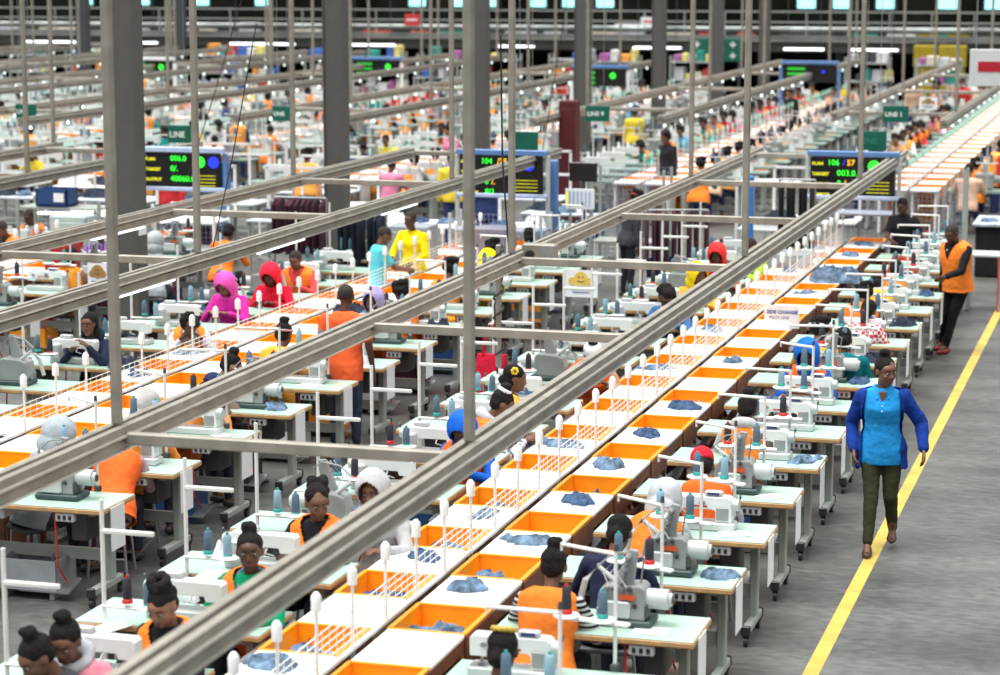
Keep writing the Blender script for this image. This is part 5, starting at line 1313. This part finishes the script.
for (x, y, side, li) in FARP:
    if random.random() < (.62 if li < 4 else .4):
        ti = random.randrange(10); v = random.random() < .62; pi = random.choice([0, 0, 1, 2])
        sd = 'right' if side > 0 else 'left'
        far_person(x, y, 0 if side > 0 else PI, pi, ti, v, '%s side of %s beyond the screens' % (sd, LNAME[li]), 'far workers, %s%s, %s side of %s' % (TOPC[ti][0], ' with vest' if v else '', sd, LNAME[li])); n += 1
for (x, y, rot, pi, ti, v, w) in [(-8.6, 62, 2.9, 4, 5, True, 'standing leftmost in the far aisle group'), (-8.2, 63.5, 3.3, 3, 0, True, 'standing in the far aisle below the yellow lockers'),
                                  (-7.5, 65, 2.8, 3, 5, False, 'standing in the far aisle, middle of the standing group'), (-7.0, 66.5, 3.4, 4, 8, False, 'standing in the far aisle right of the middle of the group'),
                                  (-6.3, 66, 3.0, 3, 1, True, 'standing in the far aisle, rightmost with a vest'), (-5.8, 68, 3.1, 4, 2, False, 'standing farthest right in the far aisle'), (-9.6, 61, 2.5, 4, 1, False, 'crouched dark figure left of the orange vests'),
                                  (-9.0, 66, 2.9, 3, 4, False, 'with yellow top behind the orange vests'),
                                  (-3.1, 44.0, -1.3, 4, 2, True, 'standing at the right side of the far orange tables'), (-13.2, 58, 1.5, 4, 3, False, 'standing by the small distant screen'), (-11.8, 52, .2, 3, 4, False, 'standing in pale yellow among the far machines'),
                                  (-14.0, 45, 2.5, 3, 7, False, 'standing in the far block beside the second column'), (-19.5, 47, .3, 3, 6, True, 'standing in the far block left of the second column'), (-9.4, 44.4, 2.6, 3, 1, False, 'with black hair standing left of the lit dividers'),
                                  (-12.9, 42.5, 2.9, 3, 8, True, 'standing by the far white frames'), (-30.5, 66, 2.9, 4, 0, True, 'standing far left by the green signs'), (-10.6, 36.0, 2.9, 3, 6, False, 'standing behind the middle screen'), (-11.9, 38.3, .5, 4, 4, False, 'standing behind the dark maroon garments'), (-16.2, 36.1, 3.0, 3, 2, False, 'standing behind the left crates'), (-14.6, 38.3, .2, 3, 8, True, 'standing behind the left screen'), (-17.6, 38.2, 2.8, 3, 1, True, 'standing far left in the cross aisle')]:
    far_person(x, y, rot, pi, ti, v, w, None, 1.0)

# loose ends: papers on sewing tables, blue cups
for k, (x, y) in enumerate([(-2.95, 13.6), (-2.9, 16.2), (-2.85, 17.45), (-6.2, 12.75), (-6.1, 14.1), (-8.1, 17.1), (-7.9, 18.5), (-8.0, 21.0)]):
    tag(put('paper_sheet', MB().box((0, 0, .004), (.22, .16, .004)).mesh('paper_sheet', M_paper), None, (x, y, .7815), .4 * k), 'loose white paper on a mint sewing table, %s nearest one' % nth(k), 'paper', 'loose papers')

# ------------------------------------------------------------------ light
w = bpy.data.worlds.new('hall_light'); bpy.context.scene.world = w; w.use_nodes = True
nt = w.node_tree; n = nt.nodes; l = nt.links; bg = n['Background']
tc = n.new('ShaderNodeTexCoord'); sp = n.new('ShaderNodeSeparateXYZ'); l.new(tc.outputs['Generated'], sp.inputs['Vector'])
rp = n.new('ShaderNodeValToRGB'); e = rp.color_ramp.elements
e[0].position = .0; e[0].color = (.05, .055, .055, 1); e[1].position = .75; e[1].color = (1.0, 1.0, .98, 1)
mm = e.new(.25) if hasattr(e, 'new') else None
if mm: mm.color = (.12, .13, .14, 1)
l.new(sp.outputs['Z'], rp.inputs['Fac']); l.new(rp.outputs['Color'], bg.inputs['Color']); bg.inputs['Strength'].default_value = 1.75
sd = bpy.data.lights.new('roof_light', 'SUN'); sd.energy = 2.6; sd.angle = math.radians(35); sd.color = (1, .99, .96)
so = bpy.data.objects.new('roof_light', sd); C.objects.link(so); so.rotation_euler = (math.radians(12), math.radians(-14), 0)

# ------------------------------------------------------------------ camera
cam = bpy.data.cameras.new('camera'); co = bpy.data.objects.new('camera', cam); C.objects.link(co)
cam.sensor_width = 36; cam.lens = FPX * 36 / 1000; cam.clip_end = 400
co.location = (0, 0, CAM_H); co.rotation_euler = (PI / 2 - PITCH, 0, YAW)
cam.dof.use_dof = True; cam.dof.focus_distance = 19.0; cam.dof.aperture_fstop = cam.lens / 1000 / .040 / 1.0
bpy.context.scene.camera = co
sc = bpy.context.scene
sc.view_settings.view_transform = 'Standard'; sc.view_settings.look = 'None'; sc.view_settings.gamma = 1; sc.view_settings.use_curve_mapping = False
sc.view_settings.exposure = 0.38
sc.cycles.use_denoising = True
sc.cycles.max_bounces = 5; sc.cycles.diffuse_bounces = 3; sc.cycles.glossy_bounces = 2
for p in (P_spoolk,):
    pass
# pieces that were never placed do not stay behind
for p in (P_table, P_lock, P_over, P_stand, P_low, P_spool, P_spoolp, P_spoolk, P_white, P_bin, P_stool):
    if p.name not in PROTO_USED:
        for c in list(p.children_recursive): bpy.data.objects.remove(c)
        bpy.data.objects.remove(p)

bpy.data.scenes.remove(BENCH)
